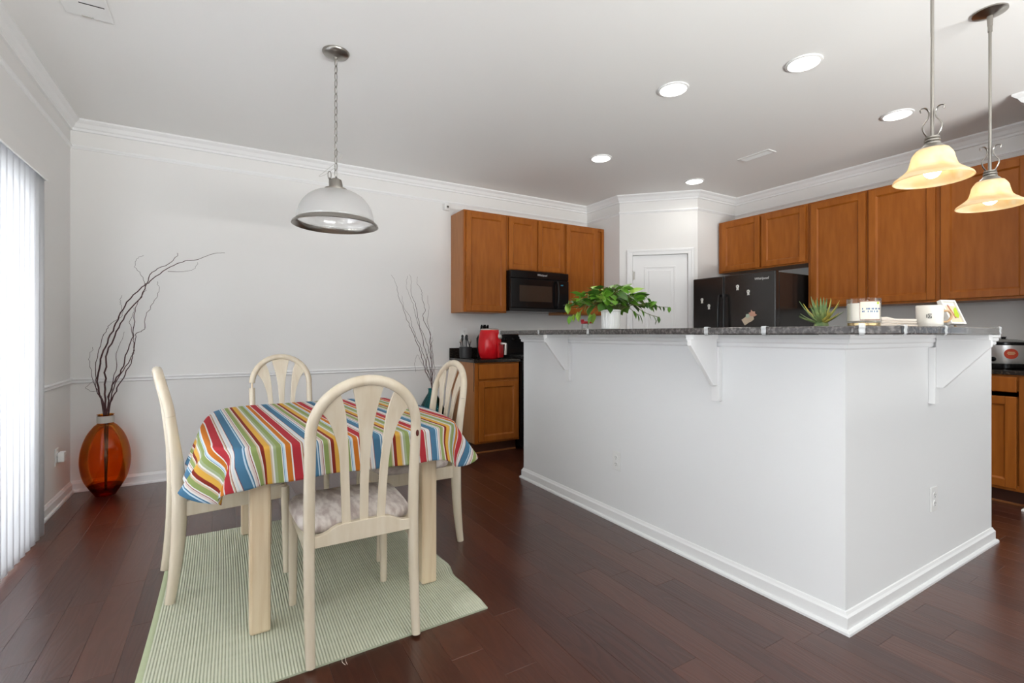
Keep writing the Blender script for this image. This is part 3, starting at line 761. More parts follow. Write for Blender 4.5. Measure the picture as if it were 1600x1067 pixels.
bm = bmesh.new(); add_prism(bm, [(-0.025, 0.025), (-0.005, 0.048), (0.020, 0.035), (0.025, 0.010), (-0.01, 0.008)], 0.006, 0.008, M=MXZ); obj('green_leaf', bm, m_maggreen, cm)
bm = bmesh.new(); add_prism(bm, [(0.02, 0.01), (0.025, 0.045), (0.045, 0.038), (0.060, 0.055), (0.068, 0.030), (0.085, 0.02), (0.075, 0.0), (0.085, -0.02), (0.055, -0.018)], 0.006, 0.009, M=MXZ); obj('pink_flower', bm, m_magpink, cm)

# ------------------------------------------------------------------ microwave, range
mw = thing('microwave', 'black over-the-range microwave fixed under the short cabinet', 'microwave', (2.541, YU, 0))
obj('case', box_bm(0.0, 0.750, -0.375, -0.001, 1.405, 1.832), m_black, mw, bevel=0.003)
obj('top_vent', box_bm(0.0, 0.750, -0.396, -0.376, 1.752, 1.832), m_black, mw, bevel=0.005)
dr = obj('door', box_bm(0.0, 0.600, -0.400, -0.376, 1.440, 1.748), m_black, mw, bevel=0.005)
obj('window', box_bm(0.105, 0.520, -0.4025, -0.398, 1.508, 1.678), m_mwwin, dr, bevel=0.001)
bm = bmesh.new(); add_tube(bm, smooth_path([(0.575, -0.398, 1.728), (0.575, -0.432, 1.718), (0.580, -0.445, 1.60), (0.575, -0.432, 1.47), (0.575, -0.398, 1.46)], 5), 0.011, 10)
obj('handle', bm, m_black, dr, smooth=True)
obj('control_panel', box_bm(0.604, 0.750, -0.400, -0.376, 1.440, 1.748), m_black, mw, bevel=0.004)
obj('display', box_bm(0.640, 0.672, -0.4012, -0.399, 1.694, 1.706), m_display, mw)
obj('grille', box_bm(0.0, 0.750, -0.385, -0.376, 1.405, 1.437), m_blackm, mw, bevel=0.002)
bm = text_bm('Whirlpool', 0.030, 0.0008, M=Matrix.Translation((0.395, -0.3975, 1.795)) @ RX90, shear=0.15); o = obj('logo', bm, m_logo, mw); o['label'] = 'silver script maker logo'

rg = thing('range', 'black electric range beside the air fryer half hidden by the island', 'range', (2.549, YU, 0))
obj('body', box_bm(0.002, 0.756, -0.60, -0.005, 0.03, 0.905), m_black, rg, bevel=0.003)
obj('cooktop', box_bm(0.0, 0.758, -0.615, -0.075, 0.905, 0.925), m_black, rg, bevel=0.004)
obj('back_guard', box_bm(0.0, 0.758, -0.075, -0.005, 0.905, 1.165), m_black, rg, bevel=0.012)
od = obj('oven_door', box_bm(0.01, 0.748, -0.64, -0.601, 0.25, 0.80), m_black, rg, bevel=0.006)
bm = bmesh.new(); add_tube(bm, [(0.06, -0.64, 0.755), (0.06, -0.68, 0.755), (0.698, -0.68, 0.755), (0.698, -0.64, 0.755)], 0.011, 8); obj('handle', bm, m_blackm, od, smooth=True)
obj('drawer', box_bm(0.01, 0.748, -0.635, -0.601, 0.05, 0.24), m_black, rg, bevel=0.005)
for xx in (0.115, 0.215, 0.545, 0.645):
    bm = bmesh.new(); add_lathe(bm, [(0.024, 0), (0.024, 0.006), (0.017, 0.010), (0.015, 0.026), (0.0, 0.028)], 16, M=Matrix.Translation((xx, -0.0755, 1.105)) @ Matrix.Rotation(PI / 2, 4, 'X'))
    obj('knob', bm, m_black, rg, smooth=True)
for xx, yy, rr in ((0.19, -0.20, 0.075), (0.19, -0.46, 0.095), (0.57, -0.20, 0.095), (0.57, -0.46, 0.075)):
    bm = bmesh.new(); add_lathe(bm, [(rr + 0.012, 0.9252), (rr + 0.014, 0.930), (rr + 0.006, 0.932), (rr, 0.927)], 28, M=Matrix.Translation((xx, yy, 0)), closed=True)
    e = obj('burner', bm, m_chrome, rg, smooth=True)
    bm = bmesh.new()
    for q in (0.25, 0.5, 0.75, 0.95):
        add_tube(bm, [(xx + rr * q * math.cos(2 * PI * i / 24), yy + rr * q * math.sin(2 * PI * i / 24), 0.934) for i in range(24)], 0.0045, 6, closed=True)
    obj('coil', bm, m_blackm, e, smooth=True)

# ------------------------------------------------------------------ counter-top things (kitchen)
CZ = BH + 0.031
af = thing('air_fryer', 'glossy red egg-shaped air fryer on the left kitchen counter', 'air fryer', (2.275, 4.265, CZ), math.radians(35))
bm = bmesh.new(); add_lathe(bm, [(0.085, 0.0), (0.097, 0.008), (0.113, 0.06), (0.119, 0.12), (0.115, 0.19), (0.103, 0.255), (0.094, 0.285), (0.088, 0.290)], 36); obj('shell', bm, m_red, af, smooth=True)
bm = bmesh.new(); add_lathe(bm, [(0.093, 0.284), (0.094, 0.292), (0.080, 0.299), (0.0, 0.302)], 36); obj('top_ring', bm, m_silver, af, smooth=True)
bm = bmesh.new(); add_lathe(bm, [(0.030, 0), (0.030, 0.012), (0.022, 0.016), (0.019, 0.024), (0.0, 0.026)], 20, M=Matrix.Translation((0, -0.100, 0.218)) @ Matrix.Rotation(PI / 2 + 0.12, 4, 'X')); obj('dial', bm, m_silver, af, smooth=True)
bm = bmesh.new(); add_prism(bm, [(-0.06, 0.012), (0.06, 0.012), (0.064, 0.155), (-0.064, 0.155)], 0.0, 0.012, M=Matrix.Translation((0, -0.112, 0)) @ RX90); obj('basket_front', bm, m_red, af, bevel=0.006)
bm = bmesh.new(); add_tube(bm, smooth_path([(0, -0.124, 0.150), (0, -0.165, 0.150), (0, -0.176, 0.135), (0, -0.172, 0.04)], 4), [(0.012, 0.014)] * 13, 10); obj('handle', bm, m_silver, af, smooth=True)

uc = thing('utensil_crock', 'matte black crock of utensils beside the air fryer', 'crock', (2.105, 4.47, CZ))
bm = bmesh.new(); add_lathe(bm, [(0.056, 0), (0.062, 0.006), (0.064, 0.115), (0.060, 0.115), (0.057, 0.012), (0.0, 0.012)], 28); obj('pot', bm, m_blackm, uc, smooth=True)
for i in range(7):
    a = 2 * PI * i / 7; L = 0.17 + 0.025 * (i % 3); top = V((0.052 * math.cos(a), 0.052 * math.sin(a), L))
    u = thing('cooking_utensil', '', 'utensil', (2.105, 4.47, CZ), 0, 'black utensils in the crock')
    u['label'] = 'black-handled kitchen utensil standing in the matte black crock'
    bm = bmesh.new(); add_tube(bm, [(0.034 * math.cos(a), 0.034 * math.sin(a), 0.014), top * 0.98], [0.004, 0.006], 8); obj('handle', bm, m_blackm, u, smooth=True)
    bm = bmesh.new(); add_sphere(bm, top, 0.0135, 10, 6, (1, 0.8, 1.5)); obj('head', bm, m_blackm if i % 3 else m_nickel, u, smooth=True)
kb = thing('knife_block', 'black knife block with handles rising behind the air fryer', 'knife block', (2.345, 4.52, CZ))
bm = bmesh.new(); add_prism(bm, [(-0.10, 0.0), (0.07, 0.0), (0.09, 0.20), (0.02, 0.255), (-0.06, 0.13)], -0.05, 0.05, M=Matrix(((0, 0, 1, 0), (1, 0, 0, 0), (0, 1, 0, 0), (0, 0, 0, 1)))); obj('block', bm, m_blackm, kb, bevel=0.004)
for i in range(4):
    bm = bmesh.new(); p = V((-0.033 + 0.022 * i, 0.03 - 0.012 * (i % 2), 0.232)); d = V((0, -0.35, 1)).normalized()
    add_tube(bm, [p, p + d * 0.05, p + d * 0.1, p + d * 0.115], [(0.008, 0.012), (0.010, 0.014), (0.011, 0.016), (0.006, 0.010)], 8)
    k = obj('knife_handle', bm, m_black, kb, smooth=True)
tl = thing('salad_tongs', 'dark tongs leaning between utensil crock and air fryer', 'tongs', (2.19, 4.60, CZ))
bm = bmesh.new()
for s in (-1, 1): add_tube(bm, smooth_path([(s * 0.020, 0, 0.0), (s * 0.026, 0.01, 0.10), (s * 0.012, 0.035, 0.20), (0, 0.045, 0.235)], 4), [(0.003, 0.008)] * 13, 8)
obj('arms', bm, m_blackm, tl, smooth=True)
bm = bmesh.new(); add_tube(bm, smooth_path([(2.07, 4.40, CZ + 0.004), (2.04, 4.25, CZ + 0.004), (2.03, 4.14, CZ + 0.004), (2.02, 4.108, CZ - 0.02), (2.022, 4.108, 0.75), (2.022, 4.12, 0.62)], 6), 0.003, 6)
tag(obj('power_cord', bm, m_blackm, smooth=True), 'thin black cord hanging over the left counter end', 'cord')

sc = thing('slow_cooker', 'stainless oval slow cooker with black lid rim at the right edge', 'slow cooker', (4.84, 1.19, CZ))
M_ov = Matrix.Diagonal((0.9, 1.0, 1, 1))
bm = bmesh.new(); add_lathe(bm, [(0.135, 0), (0.145, 0.004), (0.147, 0.034), (0.143, 0.036)], 36, M=M_ov); obj('base', bm, m_black, sc, smooth=True)
bm = bmesh.new(); add_lathe(bm, [(0.142, 0.034), (0.145, 0.04), (0.145, 0.165), (0.140, 0.168)], 36, M=M_ov); bd = obj('housing', bm, m_steel, sc, smooth=True)
bm = bmesh.new(); add_lathe(bm, [(0.146, 0.166), (0.150, 0.170), (0.150, 0.184), (0.144, 0.187)], 36, M=M_ov); obj('rim', bm, m_black, sc, smooth=True)
bm = bmesh.new(); add_lathe(bm, [(0.142, 0.186), (0.11, 0.198), (0.06, 0.207), (0.0, 0.209)], 36, M=M_ov); ld = obj('lid', bm, m_clear, sc, smooth=True)
bm = bmesh.new(); add_lathe(bm, [(0.030, 0.207), (0.012, 0.211), (0.013, 0.220), (0.020, 0.224), (0.0, 0.226)], 16); obj('knob', bm, m_black, ld, smooth=True)
aD = math.radians(180 + 16)
def on_cooker(ang, z): return Matrix.Translation((0.9 * 0.146 * math.cos(ang), 0.146 * math.sin(ang), z)) @ Matrix.Rotation(ang + PI / 2, 4, 'Z') @ RX90
bm = bmesh.new(); add_lathe(bm, [(0.017, 0), (0.016, 0.012), (0.0, 0.014)], 16, M=on_cooker(aD - 0.42, 0.066)); obj('control_dial', bm, m_black, sc, smooth=True)
bm = bmesh.new()
add_lathe(bm, [(0.036, -0.004), (0.036, 0.002), (0.0, 0.002)], 24, M=on_cooker(aD + 0.20, 0.105)); st_ = obj('sticker', bm, m_stickerred, sc); st_['label'] = 'red oval sticker'
bm = bmesh.new()
for q, w_ in ((0.012, 0.018), (0.004, 0.021), (-0.004, 0.016)): add_box(bm, -w_, w_, q - 0.0022, q + 0.0022, 0.0022, 0.0034, M=on_cooker(aD + 0.20, 0.105))
obj('lettering', bm, m_stickeryellow, st_)

# ------------------------------------------------------------------ things on the bar
BZ = 1.1905
def leaf_bm(L=0.06, Wd=0.045, droop=0.25):
    bm = bmesh.new(); n = 7; rows = []
    for i in range(n + 1):
        t = i / n
        w = Wd / 2 * (math.sin(PI * min(1, (t * 0.80 + 0.17))) ** 0.8) * (1 - t ** 5)
        y = L * t; z = -droop * L * t * t
        back = 0.10 * L * (1 - t) ** 6
        rows.append([bm.verts.new((-w, y - back, z + 0.12 * w)), bm.verts.new((-w * 0.5, y - back * 0.3, z + 0.02 * w)), bm.verts.new((0, y + back * 0.6, z - 0.05 * w)), bm.verts.new((w * 0.5, y - back * 0.3, z + 0.02 * w)), bm.verts.new((w, y - back, z + 0.12 * w))])
    for a, b in zip(rows, rows[1:]):
        for i in range(4):
            try: bm.faces.new((a[i], a[i + 1], b[i + 1], b[i]))
            except ValueError: pass
    bmesh.ops.remove_doubles(bm, verts=bm.verts[:], dist=0.0002)
    return bm
PP = V((1.985, 2.185, BZ))
pt = thing('potted_pothos', 'trailing green pothos in a ribbed white pot on the bar', 'potted plant', PP)
bm = bmesh.new(); add_lathe(bm, [(0.050, 0), (0.053, 0.004), (0.056, 0.104), (0.060, 0.106), (0.060, 0.116), (0.054, 0.116), (0.052, 0.10), (0.0, 0.098)], 60, rib=lambda i, r, z: (0.0012 if i % 2 else -0.0006) if (0.003 < z < 0.105 and r > 0.0525) else 0)
obj('pot', bm, m_pot, pt, smooth=True, angle=25)
bm = bmesh.new(); add_lathe(bm, [(0.052, 0.097), (0.03, 0.106), (0.0, 0.108)], 20); obj('soil', bm, m_soil, pt, smooth=True)
leafs = [bpy.data.meshes.new('x')]
leaf_src = {}
def leaf(kind, M, s):
    key = kind
    if key not in leaf_src:
        o = obj('leaf', leaf_bm(), {'d': m_leafdark, 'm': m_leaf, 'l': m_leaflight}[kind], pt, smooth='all'); leaf_src[key] = o
    else:
        o = leaf_src[key].copy(); COL.objects.link(o)
    o.matrix_local = M @ Matrix.Diagonal((s, s, s, 1)); return o
CR = V((CT, -ST, 0)); CF = V((ST, CT, 0))        # room directions along / across the bar as seen by someone at the table
def plant_M(p, yaw, pitch, roll): return Matrix.Translation(p) @ Matrix.Rotation(yaw, 4, 'Z') @ Matrix.Rotation(pitch, 4, 'X') @ Matrix.Rotation(roll, 4, 'Y')
rnd = random.Random(11)
stem = bmesh.new()
for i in range(120):
    yaw = rnd.uniform(0, 2 * PI); rad = 0.02 + 0.15 * rnd.random() ** 0.8
    d = V((math.cos(yaw), math.sin(yaw), 0))
    d = (CR * d.x * 1.35 + CF * d.y * 0.75)
    z = 0.122 + 0.165 * (1 - (rad / 0.19) ** 1.5) * rnd.uniform(0.25, 1.0)
    p = d * rad + V((0, 0, z))
    y2 = math.atan2(d.y, d.x) - PI / 2 + rnd.uniform(-0.7, 0.7)
    leaf('m' if rnd.random() < 0.62 else ('d' if rnd.random() < 0.7 else 'l'), plant_M(p, y2, rnd.uniform(-0.7, 0.75), rnd.uniform(-0.6, 0.6)), rnd.uniform(0.9, 1.5))
    add_tube(stem, smooth_path([(d.x * 0.02, d.y * 0.02, 0.10), (d.x * rad * 0.6, d.y * rad * 0.6, z * 0.9 + 0.02), p], 3), 0.0016, 5)
def pv(r, z, f=0.0): return CR * r + CF * f + V((0, 0, z))
vines = [  # (points along camera right / height), leaves
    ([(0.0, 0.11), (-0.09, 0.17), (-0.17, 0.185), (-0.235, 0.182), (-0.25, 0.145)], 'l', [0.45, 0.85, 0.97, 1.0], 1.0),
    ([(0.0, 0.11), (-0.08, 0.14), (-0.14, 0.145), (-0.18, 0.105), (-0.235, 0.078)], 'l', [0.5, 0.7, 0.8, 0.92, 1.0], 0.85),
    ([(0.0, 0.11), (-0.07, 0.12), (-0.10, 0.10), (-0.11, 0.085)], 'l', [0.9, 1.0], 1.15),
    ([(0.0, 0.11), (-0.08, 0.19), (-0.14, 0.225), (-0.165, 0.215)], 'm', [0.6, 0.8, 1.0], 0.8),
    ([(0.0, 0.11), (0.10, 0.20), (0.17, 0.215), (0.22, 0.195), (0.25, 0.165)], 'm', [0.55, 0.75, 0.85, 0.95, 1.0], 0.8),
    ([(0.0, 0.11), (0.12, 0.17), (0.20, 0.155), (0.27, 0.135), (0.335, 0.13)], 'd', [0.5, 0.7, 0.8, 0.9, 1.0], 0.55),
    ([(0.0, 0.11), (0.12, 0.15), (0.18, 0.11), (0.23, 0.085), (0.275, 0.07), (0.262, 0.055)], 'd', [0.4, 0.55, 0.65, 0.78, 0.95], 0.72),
    ([(0.0, 0.11), (0.10, 0.13), (0.15, 0.10), (0.18, 0.085)], 'm', [0.6, 0.8, 1.0], 1.0),
]
for pts, kind, ts, s in vines:
    P = smooth_path([pv(r, z, 0.01 * i * (1 if kind != 'd' else -1)) for i, (r, z) in enumerate(pts)], 8)
    add_tube(stem, P, [0.0024 - 0.0012 * i / len(P) for i in range(len(P))], 6)
    for t in ts:
        i = min(len(P) - 1, int(t * (len(P) - 1))); p = P[i]; dr_ = (P[i] - P[max(0, i - 2)])
        yaw = math.atan2(dr_.y, dr_.x) - PI / 2 + rnd.uniform(-0.9, 0.9)
        leaf(kind if rnd.random() < 0.8 else 'm', plant_M(p, yaw, rnd.uniform(-1.35, -0.7), rnd.uniform(-0.7, 0.7)), s * rnd.uniform(0.8, 1.1))
obj('stems', stem, m_stem, pt, smooth=True)

rb = thing('glass_shaker', 'small clear glass bottle with a red flip cap beside the pothos', 'bottle', (2.045, 2.50, BZ))
bm = bmesh.new(); add_lathe(bm, [(0.020, 0), (0.023, 0.003), (0.023, 0.042), (0.021, 0.044), (0.021, 0.005), (0.0, 0.004)], 20); obj('glass_body', bm, m_clear, rb, smooth=True)
bm = bmesh.new(); add_lathe(bm, [(0.025, 0.040), (0.026, 0.052), (0.020, 0.056), (0.0, 0.057)], 20); add_box(bm, -0.03, -0.012, -0.008, 0.008, 0.050, 0.068)
add_box(bm, 0.0, 0.052, -0.012, 0.012, 0.042, 0.054, M=Matrix.Rotation(math.radians(-31), 4, 'Z')); obj('red_cap', bm, m_redlid, rb, bevel=0.002)

sp = thing('spiky_rosette', 'small spiky rosette of green and yellow leaves on the bar', 'plant', (2.03, 1.02, BZ))
bm = bmesh.new(); add_lathe(bm, [(0.020, 0), (0.026, 0.004), (0.022, 0.018), (0.0, 0.020)], 16); obj('stub', bm, m_succ, sp, smooth=True)
def blade_bm(L, w, curl):
    bm = bmesh.new(); rows = []
    for i in range(7):
        t = i / 6; ww = w * (1 - t ** 2.2) * (0.65 + 0.35 * math.sin(PI * min(1, t * 1.6))); y = L * math.sin(curl * t) / max(curl, 0.01); z = L * (1 - math.cos(curl * t)) / max(curl, 0.01)
        rows.append([bm.verts.new((-ww, y, z + ww * 0.45)), bm.verts.new((0, y, z)), bm.verts.new((ww, y, z + ww * 0.45))])
    for a, b in zip(rows, rows[1:]):
        for i in range(2): bm.faces.new((a[i], a[i + 1], b[i + 1], b[i]))
    return bm
rs = random.Random(5)
for i in range(30):
    ring = i // 10; a = i * 2.39996; el = (0.35, 0.80, 1.2)[ring] + rs.uniform(-0.1, 0.1); L = (0.085, 0.108, 0.115)[ring] * rs.uniform(0.85, 1.08)
    o = obj('leaf', blade_bm(L, 0.0105, 0.35), m_succ2 if i % 4 == 1 else m_succ, sp, smooth='all', solid=0.0012)
    o.matrix_local = Matrix.Translation((0, 0, 0.010)) @ Matrix.Rotation(a, 4, 'Z') @ Matrix.Translation((0, 0.008, 0)) @ Matrix.Rotation(el, 4, 'X')

# candle jar
ca = thing('candle_jar', 'glass jar candle with printed label at the bar corner', 'candle', (2.02, 0.868, BZ), math.radians(-36))
CRd = 0.053
bm = bmesh.new(); add_lathe(bm, [(CRd - 0.004, 0.010), (CRd, 0.014), (CRd, 0.100), (CRd - 0.003, 0.101), (CRd - 0.003, 0.016), (0.0, 0.014)], 48); obj('glass', bm, m_clear, ca, smooth=True)
bm = bmesh.new(); add_lathe(bm, [(CRd - 0.005, 0.0), (CRd - 0.003, 0.002), (CRd - 0.003, 0.010), (CRd - 0.006, 0.012)], 48); obj('metal_base', bm, m_gold, ca, smooth=True)
bm = bmesh.new(); add_lathe(bm, [(CRd - 0.0034, 0.018), (CRd - 0.0034, 0.083), (0.0, 0.082)], 40); wx = obj('wax', bm, m_wax, ca, smooth=True)
bm = bmesh.new()
for q in (-0.018, 0.0, 0.018): add_tube(bm, [(q, 0, 0.081), (q, 0, 0.090)], 0.0012, 6)
obj('wick', bm, m_slot, wx)
def wrap(bm, a0, a1, z0, z1, r, th=0.0006, n=14):
    pr = []
    for i in range(n + 1):
        a = a0 + (a1 - a0) * i / n
        c_, s_ = math.sin(a), -math.cos(a)
        pr.append([bm.verts.new(((r + t) * c_, (r + t) * s_, z)) for t, z in ((0, z0), (th, z0), (th, z1), (0, z1))])
    for a, b in zip(pr, pr[1:]):
        for j in range(4): bm.faces.new((a[j], a[(j + 1) % 4], b[(j + 1) % 4], b[j]))
    bm.faces.new(pr[0]); bm.faces.new(list(reversed(pr[-1])))
A0, A1 = -0.72, 0.50
bm = bmesh.new(); wrap(bm, A0, A1, 0.024, 0.088, CRd + 0.0003); lb = obj('label', bm, m_paper, ca)
bm = bmesh.new()
for z in (0.0215, 0.0885): wrap(bm, A0 - 0.03, A1 + 0.03, z - 0.0012, z + 0.0012, CRd + 0.0006)
for a in (A0 - 0.03, A1 + 0.005): wrap(bm, a, a + 0.025, 0.0215, 0.0885, CRd + 0.0006, n=2)
obj('label_border', bm, m_brownink, lb)
bm = bmesh.new()
for z, cells in ((0.0615, '1.0111011011011'), (0.0520, '11.01011010110')):
    for i, ch in enumerate(cells):
        if ch == '1': wrap(bm, A0 + 0.10 + i * 0.075, A0 + 0.10 + i * 0.075 + 0.05, z - 0.0028, z + 0.0028, CRd + 0.0010, th=0.0004, n=2)
obj('label_lettering', bm, m_blueink, lb)
bm = bmesh.new(); wrap(bm, 0.26, 0.40, 0.078, 0.086, CRd + 0.0010, n=3); obj('label_leaf', bm, m_artgreen, lb)

tw = thing('folded_towel', 'folded cream washcloth lying behind the candle jar', 'towel', (2.36, 0.93, BZ), math.radians(-18))
for i in range(3):
    bm = bmesh.new(); P = smooth_path([(-0.085, 0, 0), (-0.09 + 0.004 * i, 0, 0.008), (-0.05, 0, 0.014 - 0.001 * i), (0.0, 0, 0.009), (0.085, 0, 0.008)], 5)
    prof_t = [(-0.092, 0.002), (-0.096, 0.006), (-0.092, 0.0125 + 0.003 * (i == 2)), (-0.06, 0.0135 + 0.005 * (i == 2)), (-0.02, 0.0110), (0.09, 0.0105), (0.093, 0.006), (0.09, 0.0015), (-0.02, 0.0), (-0.06, 0.0)]
    add_prism(bm, [(p + 0.003 * i, z) for p, z in prof_t], -0.055, 0.055 - 0.004 * i, M=Matrix.Translation((0, 0, 0.0112 * i)) @ RX90); obj('fold', bm, m_towel, tw, bevel=0.003, smooth=True)

mu = thing('mug', 'cream glazed mug with small black printed letters on the bar', 'mug', (2.53, 0.845, BZ), math.radians(-50))
bm = bmesh.new(); add_lathe(bm, [(0.040, 0), (0.044, 0.003), (0.0455, 0.088), (0.044, 0.090), (0.042, 0.088), (0.040, 0.007), (0.0, 0.006)], 40); obj('body', bm, m_mug, mu, smooth=True)
bm = bmesh.new(); add_tube(bm, smooth_path([(0.040, 0.0, 0.066), (0.064, 0, 0.066), (0.074, 0, 0.046), (0.062, 0, 0.024), (0.040, 0, 0.022)], 5), [(0.0045, 0.006)] * 21, 10); obj('handle', bm, m_cork, mu, smooth=True)
bm = bmesh.new()
wrap(bm, -0.60, -0.55, 0.038, 0.052, 0.0448, n=2)
for a0_, a1_, z0_, z1_ in ((-0.50, -0.46, 0.036, 0.054), (-0.50, -0.22, 0.036, 0.039), (-0.50, -0.22, 0.051, 0.054), (-0.26, -0.22, 0.036, 0.046), (-0.41, -0.31, 0.042, 0.048)): wrap(bm, a0_, a1_, z0_, z1_, 0.0448, n=3)
obj('printed_letters', bm, m_ink, mu)

pf = thing('picture_frame', 'small white-framed art print leaning back on the bar', 'picture frame', (2.785, 0.835, BZ), math.radians(-16))
MT = Matrix.Rotation(math.radians(-23), 4, 'X')
MT = Matrix.Translation((0, 0, 0.012)) @ MT
bm = bmesh.new()
for a in ((-0.045, -0.036, 0.0, 0.118), (0.036, 0.045, 0.0, 0.118), (-0.036, 0.036, 0.0, 0.009), (-0.036, 0.036, 0.109, 0.118)): add_box(bm, a[0], a[1], -0.013, 0.006, a[2], a[3], M=MT)
obj('frame', bm, m_frame, pf, bevel=0.002)
ar = obj('print', box_bm(-0.036, 0.036, -0.006, 0.004, 0.009, 0.109, M=MT), m_art, pf)
bm = bmesh.new(); add_prism(bm, [(0.004, 0.040), (0.020, 0.030), (0.034, 0.045), (0.034, 0.085), (0.018, 0.075)], 0.0062, 0.0072, M=MT @ RX90); obj('green_shape', bm, m_artgreen, ar)
bm = bmesh.new(); add_prism(bm, [(-0.012, 0.095), (-0.004, 0.096), (0.010, 0.030), (0.002, 0.030)], 0.0062, 0.0070, M=MT @ RX90); obj('red_stroke', bm, m_artred, ar)
bm = bmesh.new(); add_prism(bm, [(-0.034, 0.090), (0.034, 0.090), (0.034, 0.107), (-0.034, 0.107)], 0.0062, 0.0066, M=MT @ RX90); obj('sky_band', bm, m_artsky, ar)
bm = bmesh.new(); add_tube(bm, [MT @ V((0, 0.006, 0.08)), V((0.075, 0.05, 0.001))], 0.004, 6); obj('easel_leg', bm, m_cork, pf)
gj = thing('glass_votive', 'small glass votive with wire ring right of the picture', 'votive', (2.905, 0.90, BZ))
bm = bmesh.new(); add_lathe(bm, [(0.022, 0), (0.026, 0.002), (0.026, 0.032), (0.024, 0.033), (0.024, 0.005), (0.0, 0.004)], 24); obj('cup', bm, m_clear, gj, smooth=True)
bm = bmesh.new(); add_lathe(bm, [(0.026, 0.030), (0.028, 0.034), (0.018, 0.042), (0.006, 0.045), (0.0, 0.048)], 24); obj('lid', bm, m_steel, gj, smooth=True)
bm = bmesh.new(); add_lathe(bm, [(0.027, 0.0), (0.029, 0.001), (0.029, 0.004), (0.027, 0.005)], 24); obj('base_ring', bm, m_ink, gj, smooth=True)

# ------------------------------------------------------------------ ceiling fixtures
def downlight(label, x, y, r=0.083, on=True):
    t = thing('recessed_light', label, 'ceiling light', (x, y, CE), 0, 'recessed ceiling lights')
    bm = bmesh.new(); add_lathe(bm, [(r + 0.014, -0.001), (r + 0.012, -0.007), (r, -0.010), (r - 0.004, -0.004), (r - 0.004, -0.001)], 36, closed=True); obj('trim_ring', bm, m_plastic, t, smooth=True)
    bm = bmesh.new(); add_lathe(bm, [(r - 0.004, -0.001), (r - 0.004, -0.0055), (0, -0.0075)], 36); obj('lens', bm, m_can, t, smooth=True)
    d = bpy.data.lights.new('downlight_lamp', 'AREA'); d.shape = 'DISK'; d.size = 2 * r; d.energy = 1.0; d.color = (1.0, 0.95, 0.87); d.spread = math.radians(150)
    o = bpy.data.objects.new('downlight_lamp', d); COL.objects.link(o); o.location = (x, y, CE - 0.014)
downlight('round recessed ceiling light largest in view, nearest of the five', 2.894, 1.55)
downlight('round recessed ceiling light midway over the island', 2.481, 2.145)
downlight('round recessed ceiling light left of the hanging amber pendants', 4.154, 1.572)
downlight('round recessed ceiling light nearest the back wall, before the wall cabinets', 2.896, 3.316)
downlight('round recessed ceiling light in front of the pantry corner crown', 4.16, 3.323)

def register(label, x0, x1, y0, y1, nsl, along='Y'):
    t = thing('ceiling_vent', label, 'vent', ((x0 + x1) / 2, (y0 + y1) / 2, CE))
    a, b = (x1 - x0) / 2, (y1 - y0) / 2; f = 0.022
    bm = bmesh.new()
    add_box(bm, -a, a, -b, -b + f, -0.008, -0.0005); add_box(bm, -a, a, b - f, b, -0.008, -0.0005)
    add_box(bm, -a, -a + f, -b + f, b - f, -0.008, -0.0005); add_box(bm, a - f, a, -b + f, b - f, -0.008, -0.0005)
    obj('frame', bm, m_plastic, t, bevel=0.002)
    obj('duct', box_bm(-a + f, a - f, -b + f, b - f, -0.0012, -0.0004), m_slot, t)
    for i in range(nsl):
        q = -a + f + (2 * a - 2 * f) * (i + 0.5) / nsl
        o = obj('louver', box_bm(-0.006, 0.006, -b + f, b - f, -0.0006, 0.0006), m_plastic, t); o.location = (q, 0, -0.006); o.rotation_euler = (0, math.radians(38), 0)
    return t
register('small white louvered vent in the kitchen ceiling', 3.975, 4.09, 2.42, 2.71, 5)
fv = thing('ceiling_panel', 'white square smart panel on the ceiling in the upper left corner', 'vent', (-0.575, 2.97, CE))
obj('plate', box_bm(-0.093, 0.093, -0.165, 0.160, -0.012, -0.0005), m_plastic, fv, bevel=0.004)
obj('slot', box_bm(-0.02, 0.075, 0.03, 0.036, -0.0135, -0.011), m_slot, fv)
obj('latch', box_bm(-0.03, 0.015, 0.145, 0.150, -0.0150, -0.011), m_silver, fv)
fv['label'] = 'white rectangular vent cover on the ceiling in the upper left corner'

# dining pendant on a chain
dp = thing('dining_pendant', 'ribbed white glass dome pendant on a chain over the dining table', 'pendant lamp', (0.534, 2.832, CE))
bm = bmesh.new(); add_lathe(bm, [(0.072, -0.0005), (0.072, -0.006), (0.064, -0.016), (0.035, -0.026), (0.012, -0.030), (0.010, -0.040), (0.0, -0.042)], 36); obj('canopy', bm, m_nickel, dp, smooth=True)
RZ = 1.775 - CE                                   # rim height relative to the ceiling
def link_bm():
    bm = bmesh.new(); pts = []
    for i in range(20):
        a = 2 * PI * i / 20; pts.append((0.0085 * math.cos(a), 0, 0.0195 * math.sin(a) + (0.003 if math.sin(a) > 0 else -0.003)))
    add_tube(bm, pts, 0.0025, 6, closed=True, frame=(0, 1, 0)); return bm
zt, zb_ = -0.040, RZ + 0.245
nl = int((zt - zb_) / 0.0395); l0 = None
for i in range(nl + 1):
    if l0 is None: l0 = o = obj('chain_link', link_bm(), m_nickel, dp, smooth=True)
    else: o = l0.copy(); COL.objects.link(o)
    o.location = (0, 0, zt - 0.018 - (zt - zb_ - 0.02) * i / nl); o.rotation_euler = (0, 0, math.radians(35 + 90 * (i % 2)))
bm = bmesh.new(); P = []
for i in range(70):
    t = i / 69; P.append((0.006 * math.cos(t * 26), 0.006 * math.sin(t * 26), zt - (zt - zb_) * t))
add_tube(bm, P, 0.0016, 6)
